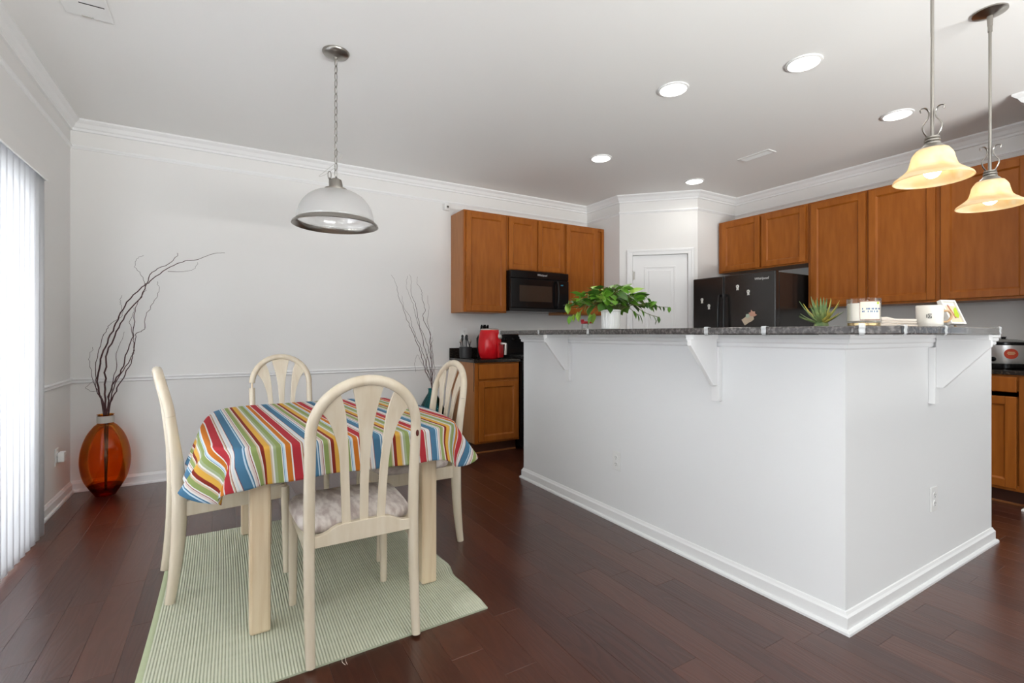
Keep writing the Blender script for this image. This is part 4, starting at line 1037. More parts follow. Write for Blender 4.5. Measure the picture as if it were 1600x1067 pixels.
loop = smooth_path([(0.006, 0, -0.55), (0.028, -0.01, -0.57), (0.018, -0.01, -0.60), (-0.05, 0.02, -0.665), (-0.085, 0.03, -0.700), (-0.05, 0.02, -0.685), (0.0, 0, -0.64)], 8)
add_tube(bm, loop, 0.0016, 6); obj('cord', bm, m_silver, dp, smooth=True)
for i in range(2):
    o = l0.copy(); COL.objects.link(o); o.location = (-0.032, 0.012, -0.690 - 0.036 * i); o.rotation_euler = (0, 0, 1.2 * i)
bm = bmesh.new(); add_lathe(bm, [(0.010, RZ + 0.262), (0.030, RZ + 0.250), (0.036, RZ + 0.225), (0.037, RZ + 0.205), (0.060, RZ + 0.200), (0.060, RZ + 0.182), (0.052, RZ + 0.178)], 32); obj('cap', bm, m_nickel, dp, smooth=True)
dome = []
for i in range(15):
    t = i / 14; a = t * PI / 2; dome.append((0.055 + (0.203 - 0.055) * math.sin(a), RZ + 0.185 - 0.170 * (1 - math.cos(a))))
bm = bmesh.new(); add_lathe(bm, dome, 120, cap=False, rib=lambda i, r, z: 0.0016 if i % 2 else -0.0016); obj('glass_shade', bm, m_shade, dp, smooth='all', solid=0.003)
bm = bmesh.new(); add_lathe(bm, [(0.200, RZ + 0.020), (0.208, RZ + 0.020), (0.226, RZ + 0.004), (0.230, RZ - 0.006), (0.224, RZ - 0.008), (0.204, RZ + 0.006)], 64, closed=True); obj('rim_band', bm, m_nickel, dp, smooth=True)
bm = bmesh.new(); add_sphere(bm, (0, 0, RZ + 0.10), 0.030, 14, 9, (1, 1, 1.25)); add_lathe(bm, [(0.016, RZ + 0.13), (0.016, RZ + 0.185)], 12); obj('bulb', bm, m_pot, dp, smooth=True)

# kitchen pendants
def bell_pendant(label, x, y):
    t = thing('kitchen_pendant', label, 'pendant lamp', (x, y, CE), math.radians(20), 'amber bell pendants over the bar')
    R = 1.790 - CE
    bm = bmesh.new(); add_lathe(bm, [(0.066, -0.0005), (0.066, -0.007), (0.050, -0.012), (0.030, -0.020), (0.012, -0.024), (0.010, -0.07), (0.0, -0.071)], 36); obj('canopy', bm, m_nickel, t, smooth=True)
    bm = bmesh.new(); add_tube(bm, [(0, 0, -0.02), (0, 0, -0.10)], 0.009, 10); add_tube(bm, [(0, 0, -0.09), (0, 0, R + 0.16)], 0.0062, 10); obj('rod', bm, m_nickel, t, smooth=True)
    for k in range(3):
        a = 2 * PI * k / 3; c_, s_ = math.cos(a), math.sin(a)
        P = smooth_path([(0.012 * c_, 0.012 * s_, R + 0.162), (0.030 * c_, 0.030 * s_, R + 0.190), (0.034 * c_, 0.034 * s_, R + 0.215), (0.016 * c_, 0.016 * s_, R + 0.245), (0.012 * c_, 0.012 * s_, R + 0.270), (0.024 * c_, 0.024 * s_, R + 0.288), (0.042 * c_, 0.042 * s_, R + 0.284), (0.040 * c_, 0.040 * s_, R + 0.270)], 5)
        bm = bmesh.new(); add_tube(bm, P, [(0.0022, 0.0045)] * len(P), 8); obj('scroll', bm, m_nickel, t, smooth=True)
    bm = bmesh.new(); add_lathe(bm, [(0.010, R + 0.172), (0.024, R + 0.170), (0.024, R + 0.164), (0.020, R + 0.162), (0.026, R + 0.158), (0.026, R + 0.152), (0.021, R + 0.150), (0.027, R + 0.146), (0.027, R + 0.140), (0.036, R + 0.132), (0.052, R + 0.112), (0.050, R + 0.108), (0.0, R + 0.112)], 32); obj('fitter', bm, m_nickel, t, smooth=True)
    prof = smooth_path([(0.050, 0, R + 0.118), (0.064, 0, R + 0.096), (0.070, 0, R + 0.070), (0.080, 0, R + 0.042), (0.104, 0, R + 0.020), (0.122, 0, R + 0.006), (0.127, 0, R - 0.004)], 5)
    bm = bmesh.new(); add_lathe(bm, [(p.x, p.z) for p in prof], 48, cap=False); obj('glass_shade', bm, m_shadeamber, t, smooth='all', solid=0.004)
    bm = bmesh.new(); add_sphere(bm, (0, 0, R + 0.036), 0.030, 16, 10, (1, 1, 1.1)); b = obj('bulb', bm, m_bulb, t, smooth=True)
    bm = bmesh.new(); add_lathe(bm, [(0.014, R + 0.062), (0.014, R + 0.112)], 12); obj('socket', bm, m_plastic, t)
    d = bpy.data.lights.new('pendant_lamp', 'POINT'); d.energy = 4.0; d.color = (1.0, 0.80, 0.50); d.shadow_soft_size = 0.032
    o = bpy.data.objects.new('pendant_lamp', d); COL.objects.link(o); o.location = (x, y, CE + R + 0.036 - 0.001)
    b.visible_shadow = True
    return t
bell_pendant('amber glass bell pendant on a rod over the bar, nearer and larger', 2.466, 0.815)
bell_pendant('amber glass bell pendant on a rod over the bar, farther right', 3.219, 0.839)

# security camera
sx = thing('security_camera', 'tiny white cube camera on the back wall above the wall cabinets', 'camera', (1.985, YB, 2.488), math.radians(8))
obj('housing', box_bm(-0.036, 0.030, -0.045, -0.004, -0.036, 0.034), m_plastic, sx, bevel=0.006)
bm = bmesh.new(); add_lathe(bm, [(0.016, 0), (0.016, 0.003), (0.0, 0.003)], 20, M=Matrix.Translation((0.0, -0.045, 0.0)) @ RX90); l = obj('lens_ring', bm, m_silver, sx, smooth=True)
bm = bmesh.new(); add_lathe(bm, [(0.008, 0.0025), (0.008, 0.005), (0.0, 0.006)], 16, M=Matrix.Translation((0.0, -0.045, 0.0)) @ RX90); obj('lens', bm, m_ink, l, smooth=True)
bm = bmesh.new(); add_tube(bm, smooth_path([(0.024, -0.02, 0.034), (0.030, -0.012, 0.06), (0.036, -0.006, 0.10)], 4), 0.002, 6); obj('cable', bm, m_plastic, sx)

# ------------------------------------------------------------------ rug
def rug():
    X0, X1, Y0, Y1 = -0.258, 0.955, 1.775, 3.32
    nr = 116; ny = 44; sub = 4
    bm = bmesh.new(); cols = []
    us = []
    for i in range(nr * sub + 1): us.append(i / (nr * sub))
    rows = []
    for j in range(ny + 1):
        t = j / ny; row = []
        for i, u in enumerate(us):
            px = X0 + (X1 - X0) * u; py = Y0 + (Y1 - Y0) * t
            py += 0.035 * u * (1 - t)                                  # the near edge is slightly askew
            if u > 0.86:                                               # wavy right-hand edge
                q = (u - 0.86) / 0.14; px += q * (0.009 * math.sin(t * 25) + 0.004 * math.sin(t * 51)) * min(1, 4 * t)
            px += 0.010 * math.sin(t * 3.0) * (1 - u)
            rib = abs(math.cos(PI * (i / sub)))
            edge = min(1.0, min(i, nr * sub - i) / (sub * 2.0))
            z = 0.0055 + 0.0030 * rib * edge
            z += 0.002 * max(0, math.sin(t * 23 + 0.6)) * max(0, (u - 0.88) / 0.12)
            row.append(bm.verts.new((px, py, z)))
        rows.append(row)
    bot = [[bm.verts.new((rows[j][i].co.x, rows[j][i].co.y, 0.0004)) for i in (0, len(us) - 1)] for j in (0, ny)]
    for a, b in zip(rows, rows[1:]):
        for i in range(len(us) - 1): bm.faces.new((a[i], a[i + 1], b[i + 1], b[i]))
    # skirt
    ring = rows[0] + [r[-1] for r in rows[1:]] + list(reversed(rows[-1][:-1])) + [r[0] for r in reversed(rows[1:-1])]
    low = [bm.verts.new((v.co.x, v.co.y, 0.0004)) for v in ring]
    for i in range(len(ring)):
        j = (i + 1) % len(ring); bm.faces.new((ring[j], ring[i], low[i], low[j]))
    for b4 in bot:
        for v in b4: bm.verts.remove(v)
    m = mat('rug_cotton', (0.40, 0.47, 0.33), 0.95, spec=0.05, bump=(500, 0.5))
    nt = m.node_tree; b = nt.nodes['Principled BSDF']
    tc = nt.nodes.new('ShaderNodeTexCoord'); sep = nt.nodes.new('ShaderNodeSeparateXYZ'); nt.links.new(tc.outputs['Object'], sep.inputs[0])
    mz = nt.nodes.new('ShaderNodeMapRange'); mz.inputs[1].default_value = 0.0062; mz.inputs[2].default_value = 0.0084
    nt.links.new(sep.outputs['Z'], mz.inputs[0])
    n = nt.nodes.new('ShaderNodeTexNoise'); n.inputs['Scale'].default_value = 6; n.inputs['Detail'].default_value = 6
    mp = nt.nodes.new('ShaderNodeMapping'); mp.inputs['Scale'].default_value = (0.6, 5, 1); nt.links.new(tc.outputs['Object'], mp.inputs[0]); nt.links.new(mp.outputs[0], n.inputs['Vector'])
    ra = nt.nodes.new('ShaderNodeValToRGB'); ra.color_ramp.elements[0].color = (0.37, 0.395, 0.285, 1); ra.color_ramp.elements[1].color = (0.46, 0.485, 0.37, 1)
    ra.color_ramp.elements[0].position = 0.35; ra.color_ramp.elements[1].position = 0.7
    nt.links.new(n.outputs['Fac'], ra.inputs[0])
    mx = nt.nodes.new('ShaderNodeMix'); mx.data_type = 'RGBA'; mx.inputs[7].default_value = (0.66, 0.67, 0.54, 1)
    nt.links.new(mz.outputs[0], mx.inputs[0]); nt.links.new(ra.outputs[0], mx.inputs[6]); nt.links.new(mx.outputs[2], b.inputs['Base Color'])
    o = obj('area_rug', bm, m, smooth=True, angle=60); tag(o, 'pale green ribbed cotton rug under the dining table', 'rug')
    bm = bmesh.new()
    for a, b_ in (((X0 + 0.006, Y0 + 0.002), (X0 + 0.014, Y1)),):
        add_tube(bm, [(a[0] + (0.010 * math.sin(t / 12 * 3.0)), a[1] + (b_[1] - a[1]) * t / 12, 0.006) for t in range(13)], [(0.0016, 0.010)] * 13, 8)
    m_edge = mat('rug_binding', (0.46, 0.51, 0.33), 0.95, spec=0.05); obj('binding', bm, m_edge, o, smooth=True)
    bm = bmesh.new()
    for k in range(2):
        px = 0.36 + 0.012 * k; add_tube(bm, smooth_path([(px, 1.795, 0.004), (px - 0.004, 1.775, 0.002), (px + 0.003 * (1 - 2 * k), 1.755, 0.0015)], 3), 0.0009, 5)
    obj('loose_thread', bm, m_towel, o)
rug()
RUGZ = 0.0086

# ------------------------------------------------------------------ dining table and cloth
TX0, TX1, TY0, TY1, TZ = -0.018, 0.932, 2.050, 3.275, 0.735
tb = thing('dining_table', 'rectangular dining table of bleached wood under the striped cloth', 'table', ((TX0 + TX1) / 2, (TY0 + TY1) / 2, 0))
cx, cy = (TX0 + TX1) / 2, (TY0 + TY1) / 2; hx, hy = (TX1 - TX0) / 2, (TY1 - TY0) / 2
def rrect(hx, hy, r, n=8):
    P = []
    for sx_, sy_, a0 in ((1, 1, 0), (-1, 1, PI / 2), (-1, -1, PI), (1, -1, 3 * PI / 2)):
        for i in range(n + 1):
            a = a0 + PI / 2 * i / n; P.append((sx_ * (hx - r) + r * math.cos(a), sy_ * (hy - r) + r * math.sin(a)))
    return P
def outline(inset):
    P = []
    for (x_, y_) in rrect(0.470, 0.612, 0.15, 20):
        P.append((x_, y_))
    D = []
    for i in range(len(P)):                                           # resample the long straights
        p, q = P[i], P[(i + 1) % len(P)]; L = math.hypot(q[0] - p[0], q[1] - p[1]); k = max(1, int(L / 0.016))
        if L < 1e-6: continue
        for t in range(k): D.append((p[0] + (q[0] - p[0]) * t / k, p[1] + (q[1] - p[1]) * t / k))
    o_ = []
    for x_, y_ in D:                                                  # sides bow outwards a little
        b = 1 + 0.145 * (1 - (y_ / 0.612) ** 2); o_.append((x_ * b * (1 - inset), y_ * (1 - inset)))
    return o_
bm = bmesh.new(); add_prism(bm, outline(0.003)[::3], TZ - 0.032, TZ); obj('tabletop', bm, m_tableleg, tb, bevel=0.004)
bm = bmesh.new(); ax, ay = hx - 0.105, hy - 0.085
for a in ((-ax, ax, -ay - 0.012, -ay + 0.012), (-ax, ax, ay - 0.012, ay + 0.012), (-ax - 0.012, -ax + 0.012, -ay + 0.012, ay - 0.012), (ax - 0.012, ax + 0.012, -ay + 0.012, ay - 0.012)):
    add_box(bm, a[0], a[1], a[2], a[3], TZ - 0.11, TZ - 0.0325)
obj('apron', bm, m_tableleg, tb, bevel=0.002)
for lx, ly in ((0.116, 2.125), (0.812, 2.150), (0.116, 3.20), (0.805, 3.20)):
    o = obj('leg', box_bm(-0.037, 0.037, -0.037, 0.037, RUGZ + 0.0002, TZ - 0.033), m_tableleg, tb, bevel=0.010); o.location = (lx - cx, ly - cy, 0)

def mat_stripes():
    m = mat('striped_cotton', (0.7, 0.7, 0.7), 0.85, spec=0.1, bump=(900, 0.25))
    nt = m.node_tree; b = nt.nodes['Principled BSDF']
    uv = nt.nodes.new('ShaderNodeUVMap'); uv.uv_map = 'weave'
    sep = nt.nodes.new('ShaderNodeSeparateXYZ'); nt.links.new(uv.outputs[0], sep.inputs[0])
    P = 0.250
    dv = nt.nodes.new('ShaderNodeMath'); dv.operation = 'DIVIDE'; dv.inputs[1].default_value = P; nt.links.new(sep.outputs['X'], dv.inputs[0])
    fr_ = nt.nodes.new('ShaderNodeMath'); fr_.operation = 'FRACT'; nt.links.new(dv.outputs[0], fr_.inputs[0])
    wh = (0.68, 0.66, 0.64); pk = (0.60, 0.50, 0.47); red = (0.40, 0.035, 0.045); blue = (0.07, 0.175, 0.28); grn = (0.25, 0.31, 0.11)
    sage = (0.33, 0.38, 0.23); drk = (0.22, 0.030, 0.020); yel = (0.62, 0.35, 0.065); org = (0.52, 0.165, 0.025); lb = (0.45, 0.58, 0.68); bei = (0.52, 0.42, 0.29)
    seq = [(0.000, red), (0.120, wh), (0.132, bei), (0.148, drk), (0.153, wh), (0.185, lb), (0.195, wh), (0.225, drk), (0.233, blue), (0.345, lb), (0.365, blue), (0.380, wh), (0.400, pk), (0.428, drk), (0.437, wh), (0.452, grn), (0.522, bei), (0.545, wh), (0.560, drk), (0.612, yel), (0.690, bei), (0.712, wh), (0.735, sage), (0.775, grn), (0.845, wh), (0.858, blue), (0.866, lb), (0.890, wh), (0.905, org), (0.978, wh)]
    # constant colour ramps hold 32 stops
    cr = nt.nodes.new('ShaderNodeValToRGB'); cr.color_ramp.interpolation = 'CONSTANT'
    el = cr.color_ramp.elements
    el[0].position = 0.0; el[0].color = rgba(seq[0][1]); el[1].position = seq[1][0]; el[1].color = rgba(seq[1][1])
    for p, c in seq[2:]:
        e = el.new(p); e.color = rgba(c)
    nt.links.new(fr_.outputs[0], cr.inputs[0]); nt.links.new(cr.outputs[0], b.inputs['Base Color'])
    return m
m_stripe = mat_stripes()

def tablecloth():
    r = 0.13; z0 = TZ + 0.0022
    E_SIDE = {-1: 0.195, 1: 0.195}; E_END = {-1: 0.146, 1: 0.150}
    bm = bmesh.new(); uvl = bm.loops.layers.uv.new('weave'); par = {}
    ang0 = math.radians(-4.4); ca_, sa_ = math.cos(ang0), math.sin(ang0)
    def vert(p, a, b):
        v = bm.verts.new((p[0] + cx, p[1] + cy, p[2])); par[v] = (a * ca_ - b * sa_, a * sa_ + b * ca_); return v
    # edge of the tabletop as (inner point, outward normal)
    OUT = outline(0.0); m_ = len(OUT); edge = []
    for i in range(m_):
        p, q = OUT[i - 1], OUT[(i + 1) % m_]; dx, dy = q[0] - p[0], q[1] - p[1]; L = math.hypot(dx, dy)
        nx, ny = dy / L, -dx / L
        edge.append(((OUT[i][0] - nx * r, OUT[i][1] - ny * r), (nx, ny)))
    n = len(edge)
    # top: rings shrinking towards the middle keep the weave flat
    rings = []
    for q in (0.0, 0.25, 0.5, 0.75, 0.92, 1.0):
        ring = []
        for (kx, ky), (nx, ny) in edge:
            a, b = kx + nx * r, ky + ny * r
            ring.append(vert((a * q, b * q, z0 + 0.0004 * math.sin(a * q * 31 + b * q * 17)), a * q, b * q))
        rings.append(ring)
    rows = 17
    for m in range(1, rows + 1):
        ring = []
        for idx, ((kx, ky), (nx, ny)) in enumerate(edge):
            es = E_SIDE[1 if nx > 0 else -1]; ee = E_END[1 if ny > 0 else -1]
            corner = min(1.0, abs(nx * ny) * 2); ph = math.atan2(ny, nx)
            E = es * nx * nx + ee * ny * ny + 0.045 * corner ** 3
            E += 0.004 * math.sin(idx * 0.21)
            e = E * m / rows
            side = 0.30 if nx < -0.5 else (0.22 if nx > 0.5 else 0.07)
            loc = (ph % (PI / 2)) / (PI / 2)                       # 0..1 round the corner
            fold = math.sin(loc * 2 * PI * 2.0 - 0.9) * corner ** 0.8
            rip = math.sin(kx * 27 * abs(ny) + ky * 21 * abs(nx) + 0.7) * (1 - corner)
            fl = side * (1 - corner) + 0.40 * corner + 0.30 * fold + 0.07 * rip
            rr = 0.016
            if e < rr * 1.35:
                th = e / rr; out = rr * math.sin(th); drop = rr * (1 - math.cos(th))
            else:
                out = rr * math.sin(1.35); drop = rr * (1 - math.cos(1.35)); q = e - rr * 1.35
                out += q * math.sin(fl); drop += q * math.cos(fl)
            g = min(1.0, e / 0.08)
            tw_ = 0.022 * corner * math.cos(loc * 2 * PI * 2.0) * g
            p = (kx + nx * (r + 0.003 + out) - ny * tw_, ky + ny * (r + 0.003 + out) + nx * tw_, z0 - drop)
            ring.append(vert(p, kx + nx * (r + e), ky + ny * (r + e)))
        rings.append(ring)
    for a, b in zip(rings, rings[1:]):
        for i in range(n):
            k = (i + 1) % n
            vs = [a[i], a[k], b[k], b[i]]
            f = bm.faces.new(vs)
            for l in f.loops:
                q = par[l.vert]; l[uvl].uv = (q[0] + UOFF, q[1])
    bmesh.ops.remove_doubles(bm, verts=rings[0], dist=0.0005)
    o = obj('tablecloth', bm, m_stripe, smooth='all', solid=0.0012)
    tag(o, 'multicoloured striped cotton cloth draped over the dining table', 'tablecloth')
UOFF = 2.5 + 0.533
tablecloth()

# ------------------------------------------------------------------ dining chairs
def post_y(z):
    pts = [(0.0, -0.246), (0.12, -0.228), (0.30, -0.213), (0.44, -0.210), (0.60, -0.219), (0.80, -0.244), (1.01, -0.286)]
    for (z0, y0), (z1, y1) in zip(pts, pts[1:]):
        if z <= z1 + 1e-6:
            t = (z - z0) / (z1 - z0); t2 = t * t * (3 - 2 * t) * 0.4 + t * 0.6; return y0 + (y1 - y0) * t2
    return pts[-1][1]
HW = 0.1895
def chair(name, label, loc, rotz, group, broken=False, chip=False, base_z=0.0):
    t = thing(name, label, 'chair', (loc[0], loc[1], base_z), rotz, group)
    zs = [0.0, 0.06, 0.15, 0.25, 0.35, 0.44, 0.52, 0.60, 0.70, 0.80]
    rr = [(0.0165, 0.019), (0.0175, 0.021), (0.0185, 0.024), (0.019, 0.027), (0.0195, 0.029), (0.0195, 0.029), (0.0195, 0.027), (0.0195, 0.024), (0.0195, 0.021), (0.0195, 0.0195)]
    for s in (-1, 1):
        bm = bmesh.new(); top = 0.80 if not (broken and s == 1) else 0.785
        zz = [min(z, top) for z in zs]
        add_tube(bm, [(s * HW, post_y(z), z) for z in zz], rr, 14, frame=(1, 0, 0)); obj('rear_post', bm, m_chair, t, smooth=True)
        bm = bmesh.new(); add_tube(bm, [(s * 0.195, 0.218, 0.0), (s * 0.194, 0.216, 0.2), (s * 0.192, 0.212, 0.415)], [0.0155, 0.018, 0.0195], 14); obj('front_leg', bm, m_chair, t, smooth=True)
        bm = bmesh.new(); add_box(bm, s * 0.188 - 0.011, s * 0.188 + 0.011, -0.200, 0.210, 0.362, 0.428); obj('side_rail', bm, m_chair, t, bevel=0.004)
    bm = bmesh.new(); add_box(bm, -0.185, 0.185, 0.200, 0.222, 0.362, 0.428); obj('front_rail', bm, m_chair, t, bevel=0.004)
    # bow
    bm = bmesh.new(); P = []; tilt = math.radians(3.0) if broken else 0
    Mb = Matrix.Translation((-HW, post_y(0.8), 0.8)) @ Matrix.Rotation(-tilt, 4, 'Y') @ Matrix.Translation((HW, -post_y(0.8), -0.8))
    for i in range(29):
        a = PI - PI * i / 28; z = 0.80 + 0.188 * math.sin(a); P.append(Mb @ V((HW * math.cos(a), post_y(z), z)))
    add_tube(bm, P, [(0.0195, 0.0195)] * len(P), 14, frame=(0, 1, 0.2)); obj('bow', bm, m_chair, t, smooth=True)
    if broken:
        bm = bmesh.new(); add_tube(bm, [(HW, post_y(0.78), 0.78), Mb @ V((HW, post_y(0.8), 0.803))], 0.006, 8); o = obj('loose_dowel', bm, m_tableleg, t); o['label'] = 'bare dowel showing in the open joint'
    if chip:
        bm = bmesh.new(); add_sphere(bm, (HW, post_y(0.775) - 0.0195, 0.775), 0.008, 12, 8, (0.8, 0.25, 1.6)); o = obj('dowel_hole', bm, m_chip, t, smooth=True); o['label'] = 'dark chipped dowel hole'
    # slats
    def slat(outline_l, outline_r):
        bm = bmesh.new(); L = smooth_path([(x_, 0, z) for x_, z in outline_l], 4); R = smooth_path([(x_, 0, z) for x_, z in outline_r], 4)
        fr_, bk = [], []
        for a, b in zip(L, R):
            fr_.append((bm.verts.new((a.x, post_y(a.z) + 0.005, a.z)), bm.verts.new((b.x, post_y(b.z) + 0.005, b.z))))
            bk.append((bm.verts.new((a.x, post_y(a.z) - 0.005, a.z)), bm.verts.new((b.x, post_y(b.z) - 0.005, b.z))))
        n = len(fr_)
        for i in range(n - 1):
            bm.faces.new((fr_[i][0], fr_[i][1], fr_[i + 1][1], fr_[i + 1][0])); bm.faces.new((bk[i][1], bk[i][0], bk[i + 1][0], bk[i + 1][1]))
            bm.faces.new((fr_[i][0], fr_[i + 1][0], bk[i + 1][0], bk[i][0])); bm.faces.new((fr_[i + 1][1], fr_[i][1], bk[i][1], bk[i + 1][1]))
        bm.faces.new((fr_[0][1], fr_[0][0], bk[0][0], bk[0][1])); bm.faces.new((fr_[-1][0], fr_[-1][1], bk[-1][1], bk[-1][0]))
        return obj('slat', bm, m_chair, t, bevel=0.002, smooth=True)
    slat([(-0.0155, 0.44), (-0.0160, 0.62), (-0.0185, 0.72), (-0.028, 0.83), (-0.045, 0.92), (-0.060, 0.982)], [(0.0155, 0.44), (0.0160, 0.62), (0.0185, 0.72), (0.028, 0.83), (0.045, 0.92), (0.060, 0.982)])
    lo_ = [(-0.077, 0.43), (-0.085, 0.62), (-0.092, 0.72), (-0.107, 0.785), (-0.130, 0.845), (-0.163, 0.888)]
    li_ = [(-0.046, 0.43), (-0.054, 0.62), (-0.060, 0.72), (-0.068, 0.825), (-0.080, 0.895), (-0.100, 0.955)]
    slat(lo_, li_); slat([(-x_, z) for x_, z in li_], [(-x_, z) for x_, z in lo_])
    # shaped lower back rail
    bm = bmesh.new(); N = 24; A_, B_ = [], []
    for i in range(N + 1):
        x_ = -HW + 2 * HW * i / N; q = abs(x_) / HW
        zt_ = 0.438 + 0.030 * (1 / (1 + math.exp((q - 0.62) * 16)))
        A_.append([bm.verts.new((x_, post_y(z) + dy, z)) for z, dy in ((0.398, -0.012), (zt_, -0.012), (zt_, 0.012), (0.398, 0.012))])
    for a, b in zip(A_, A_[1:]):
        for j in range(4): bm.faces.new((a[j], a[(j + 1) % 4], b[(j + 1) % 4], b[j]))
    bm.faces.new(A_[0]); bm.faces.new(list(reversed(A_[-1]))); obj('back_rail', bm, m_chair, t, bevel=0.002, smooth=True)
    # cushion
    bm = bmesh.new(); rings = []
    for z, s_ in ((0.428, 0.93), (0.430, 0.985), (0.440, 1.0), (0.455, 0.995), (0.467, 0.96), (0.474, 0.86), (0.479, 0.6), (0.481, 0.25)):
        ring = []
        for i in range(48):
            a = 2 * PI * i / 48; c_, sn_ = math.cos(a), math.sin(a)
            px_ = math.copysign(abs(c_) ** 0.42, c_); py_ = math.copysign(abs(sn_) ** 0.42, sn_)
            w_ = 0.205 + 0.022 * (py_ * 0.5 + 0.5); ring.append(bm.verts.new((px_ * w_ * s_, 0.022 + py_ * 0.212 * s_, z)))
        rings.append(ring)
    for a, b in zip(rings, rings[1:]):
        for i in range(48): bm.faces.new((a[i], a[(i + 1) % 48], b[(i + 1) % 48], b[i]))
    bm.faces.new(list(reversed(rings[0]))); bm.faces.new(rings[-1]); obj('seat_cushion', bm, m_fabric, t, smooth='all')
    return t
gC = 'dining chairs around the striped table'
chair('dining_chair', 'cream fan-back dining chair nearest the viewer, its back to the camera', (0.443, 2.035), 0.0, gC, chip=True, base_z=RUGZ)
chair('dining_chair', 'cream fan-back dining chair left of the table, seen edge-on', (0.015, 2.745), math.radians(-90 + 7.5), gC, base_z=RUGZ)
rc_ = chair('dining_chair', 'cream fan-back dining chair right of the table beside the base cabinet', (0.885, 2.665), math.radians(90 + 2.5), gC, base_z=0.0046)
rc_.rotation_euler = (math.radians(1.1), 0, math.radians(92.5))     # front feet on the rug, rear feet on the floor
chair('dining_chair', 'cream fan-back chair behind the table with a loose bow joint', (0.372, 3.62), math.radians(180 + 5), gC, broken=True, base_z=0.0)

# ------------------------------------------------------------------ vases with branches
def vase(name, label, loc, prof, neck_r, neck_z, mglass, band=True, basemat=None):
    t = thing(name, label, 'vase', loc)
    P = smooth_path([(r, 0, z) for r, z in prof], 6); O = [(p.x, p.z) for p in P]
    inner = [(max(r - 0.004, 0.002), z + (0.010 if z < 0.03 else 0)) for r, z in reversed(O)]
    bm = bmesh.new(); add_lathe(bm, O + inner + [(0.0, inner[-1][1])], 56, cap=False)
    add_lathe(bm, [(0.0, 0.0), (O[0][0], 0.0)], 56, cap=False)
    obj('glass_body', bm, mglass, t, smooth='all')
    if band:
        bm = bmesh.new(); add_lathe(bm, [(neck_r + 0.0015, neck_z - 0.055), (neck_r + 0.003, neck_z - 0.054), (neck_r + 0.003, neck_z - 0.006), (neck_r + 0.0015, neck_z - 0.005)], 40, closed=True); obj('neck_band', bm, m_tape, t, smooth=True)
    if basemat:
        bm = bmesh.new(); add_lathe(bm, [(0.0, 0.001), (0.060, 0.001), (0.066, 0.012), (0.090, 0.050), (0.100, 0.070), (0.0, 0.068)], 48); obj('thick_glass_base', bm, basemat, t, smooth=True)
    return t
AV = (-0.745, 4.515, 0.0)
vase('amber_vase', 'large egg-shaped amber glass vase on the floor in the left corner', AV,
     [(0.058, 0.0), (0.062, 0.015), (0.095, 0.060), (0.128, 0.130), (0.146, 0.235), (0.138, 0.340), (0.108, 0.435), (0.068, 0.498), (0.047, 0.520), (0.045, 0.575), (0.052, 0.582)], 0.047, 0.578, m_amber, True, m_amberbase)
TV = (1.742, 4.47, 0.0)
vase('teal_vase', 'teal glass floor vase behind the right dining chair', TV,
     [(0.060, 0.0), (0.064, 0.015), (0.10, 0.07), (0.135, 0.16), (0.148, 0.27), (0.138, 0.38), (0.105, 0.47), (0.062, 0.55), (0.038, 0.59), (0.036, 0.625), (0.042, 0.632)], 0.038, 0.63, m_teal, False)
def branch(parent, pts, r0, depth, sub=5, jit=0.006):
    P = [V((x_, y_, z_)) for x_, y_, z_ in pts]
    Q = smooth_path(P, sub); n = len(Q)
    rr_ = random.Random(int(abs(pts[-1][0]) * 1000) + n)
    Q = [q + V((rr_.uniform(-jit, jit), rr_.uniform(-jit, jit), 0)) * min(1, i / 4) for i, q in enumerate(Q)]
    bm = bmesh.new(); add_tube(bm, Q, [max(0.0009, r0 * (1 - 0.82 * i / (n - 1))) for i in range(n)], 7)
    return obj('branch', bm, m_branch, parent, smooth=True)
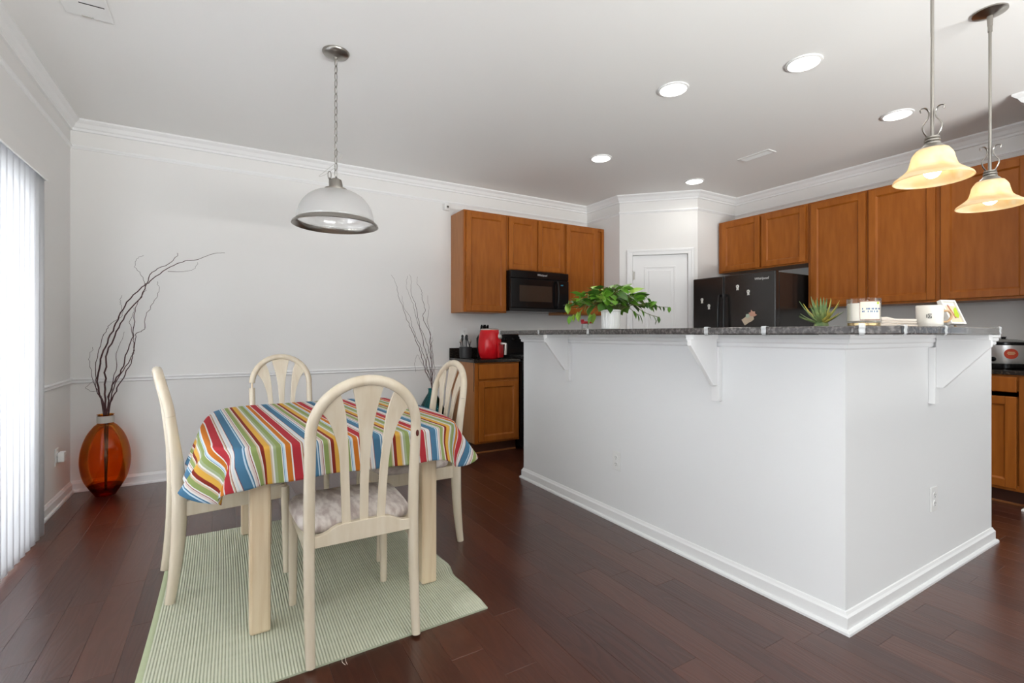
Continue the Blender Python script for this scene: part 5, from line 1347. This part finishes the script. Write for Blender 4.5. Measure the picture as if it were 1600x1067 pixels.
# curly willow: (distance to the right of the vase along the back wall, height), rooted inside the vase
bw = thing('willow_branches', 'dark curly willow branches leaning right out of the amber vase', 'branches', AV, 0, None)
WB = [([(0.0, 0.58), (-0.045, 0.78), (-0.035, 0.95), (0.01, 1.10), (0.06, 1.24), (0.11, 1.37), (0.20, 1.50), (0.26, 1.56), (0.36, 1.66), (0.48, 1.73), (0.56, 1.745), (0.66, 1.80), (0.74, 1.815)], 0.0065),
      ([(0.0, 0.58), (0.0, 0.80), (0.005, 1.0), (0.05, 1.15), (0.11, 1.30), (0.20, 1.44), (0.23, 1.52), (0.27, 1.63), (0.37, 1.70), (0.42, 1.765), (0.432, 1.795)], 0.0065),
      ([(0.01, 0.58), (0.03, 0.76), (0.09, 0.90), (0.12, 1.03), (0.16, 1.15), (0.17, 1.28), (0.19, 1.40), (0.24, 1.49)], 0.006),
      ([(0.01, 0.58), (0.06, 0.80), (0.13, 0.95), (0.17, 1.06), (0.175, 1.16), (0.22, 1.20), (0.235, 1.30), (0.29, 1.42), (0.315, 1.50), (0.30, 1.56)], 0.004),
      ([(-0.005, 0.58), (-0.05, 0.76), (-0.06, 0.90), (-0.04, 1.05), (0.0, 1.18), (0.03, 1.24), (0.09, 1.30), (0.085, 1.37), (0.075, 1.40), (0.09, 1.45)], 0.003),
      ([(-0.01, 0.58), (-0.06, 0.82), (-0.085, 0.95), (-0.08, 1.02), (-0.06, 1.07)], 0.0025),
      ([(-0.01, 0.6), (-0.04, 0.74), (-0.08, 0.75), (-0.11, 0.78), (-0.07, 0.83)], 0.0018),
      ([(0.015, 0.58), (0.05, 0.72), (0.10, 0.84), (0.15, 0.97), (0.16, 1.08), (0.15, 1.16), (0.135, 1.25), (0.16, 1.36)], 0.005),
      ([(0.02, 1.30 - 0.6), (0.06, 0.9), (0.07, 1.05), (0.115, 1.18)], 0.003),
      ([(0.23, 1.53), (0.21, 1.60), (0.17, 1.66), (0.18, 1.72), (0.225, 1.75)], 0.0016),
      ([(0.37, 1.64), (0.45, 1.645), (0.53, 1.67), (0.56, 1.73)], 0.0018)]
def willow(parent, data, lean, zbase):
    for i, (pts, r0) in enumerate(data):
        P = []
        if pts[0][1] < 0.7: P.append((pts[0][0] * 0.3, 0, zbase))
        for k, (d_, z_) in enumerate(pts):
            P.append((d_, lean * 0.05 * math.sin(i * 2.1) * (k / len(pts)) + 0.012 * math.sin(i * 3 + k), z_))
        branch(parent, P, r0, 0)
willow(bw, WB, 1.0, 0.03)
tw2 = thing('twig_branches', 'thin dark twigs leaning left out of the teal vase', 'branches', TV, 0, None)
WT = [([(0.0, 0.63), (-0.06, 0.80), (-0.11, 0.97), (-0.17, 1.13), (-0.24, 1.27), (-0.30, 1.42), (-0.345, 1.55), (-0.355, 1.64), (-0.395, 1.72)], 0.004),
      ([(0.0, 0.63), (-0.05, 0.82), (-0.10, 1.0), (-0.14, 1.10), (-0.19, 1.22), (-0.20, 1.30), (-0.27, 1.42), (-0.30, 1.53)], 0.0035),
      ([(0.0, 0.63), (-0.02, 0.85), (-0.08, 1.05), (-0.13, 1.25), (-0.17, 1.43), (-0.22, 1.56), (-0.215, 1.66), (-0.235, 1.73)], 0.004),
      ([(0.0, 0.63), (-0.01, 0.9), (-0.06, 1.08), (-0.16, 1.30), (-0.19, 1.45), (-0.25, 1.60), (-0.245, 1.72)], 0.003),
      ([(0.0, 0.63), (0.0, 0.86), (-0.01, 1.05), (-0.02, 1.18), (-0.09, 1.32), (-0.07, 1.40), (-0.10, 1.52), (-0.10, 1.59), (-0.14, 1.66), (-0.135, 1.72)], 0.004),
      ([(0.005, 0.63), (0.01, 0.88), (-0.01, 1.02), (-0.03, 1.18), (-0.05, 1.28), (-0.04, 1.42), (-0.05, 1.54)], 0.003),
      ([(0.01, 0.63), (0.03, 0.80), (0.02, 0.95), (0.0, 1.05), (0.01, 1.14)], 0.0025),
      ([(-0.02, 0.7), (-0.12, 0.92), (-0.15, 0.96), (-0.17, 0.90), (-0.165, 0.80)], 0.0012),
      ([(-0.01, 0.7), (-0.06, 0.9), (-0.03, 1.0), (0.0, 1.1)], 0.003)]
willow(tw2, WT, 0.6, 0.03)
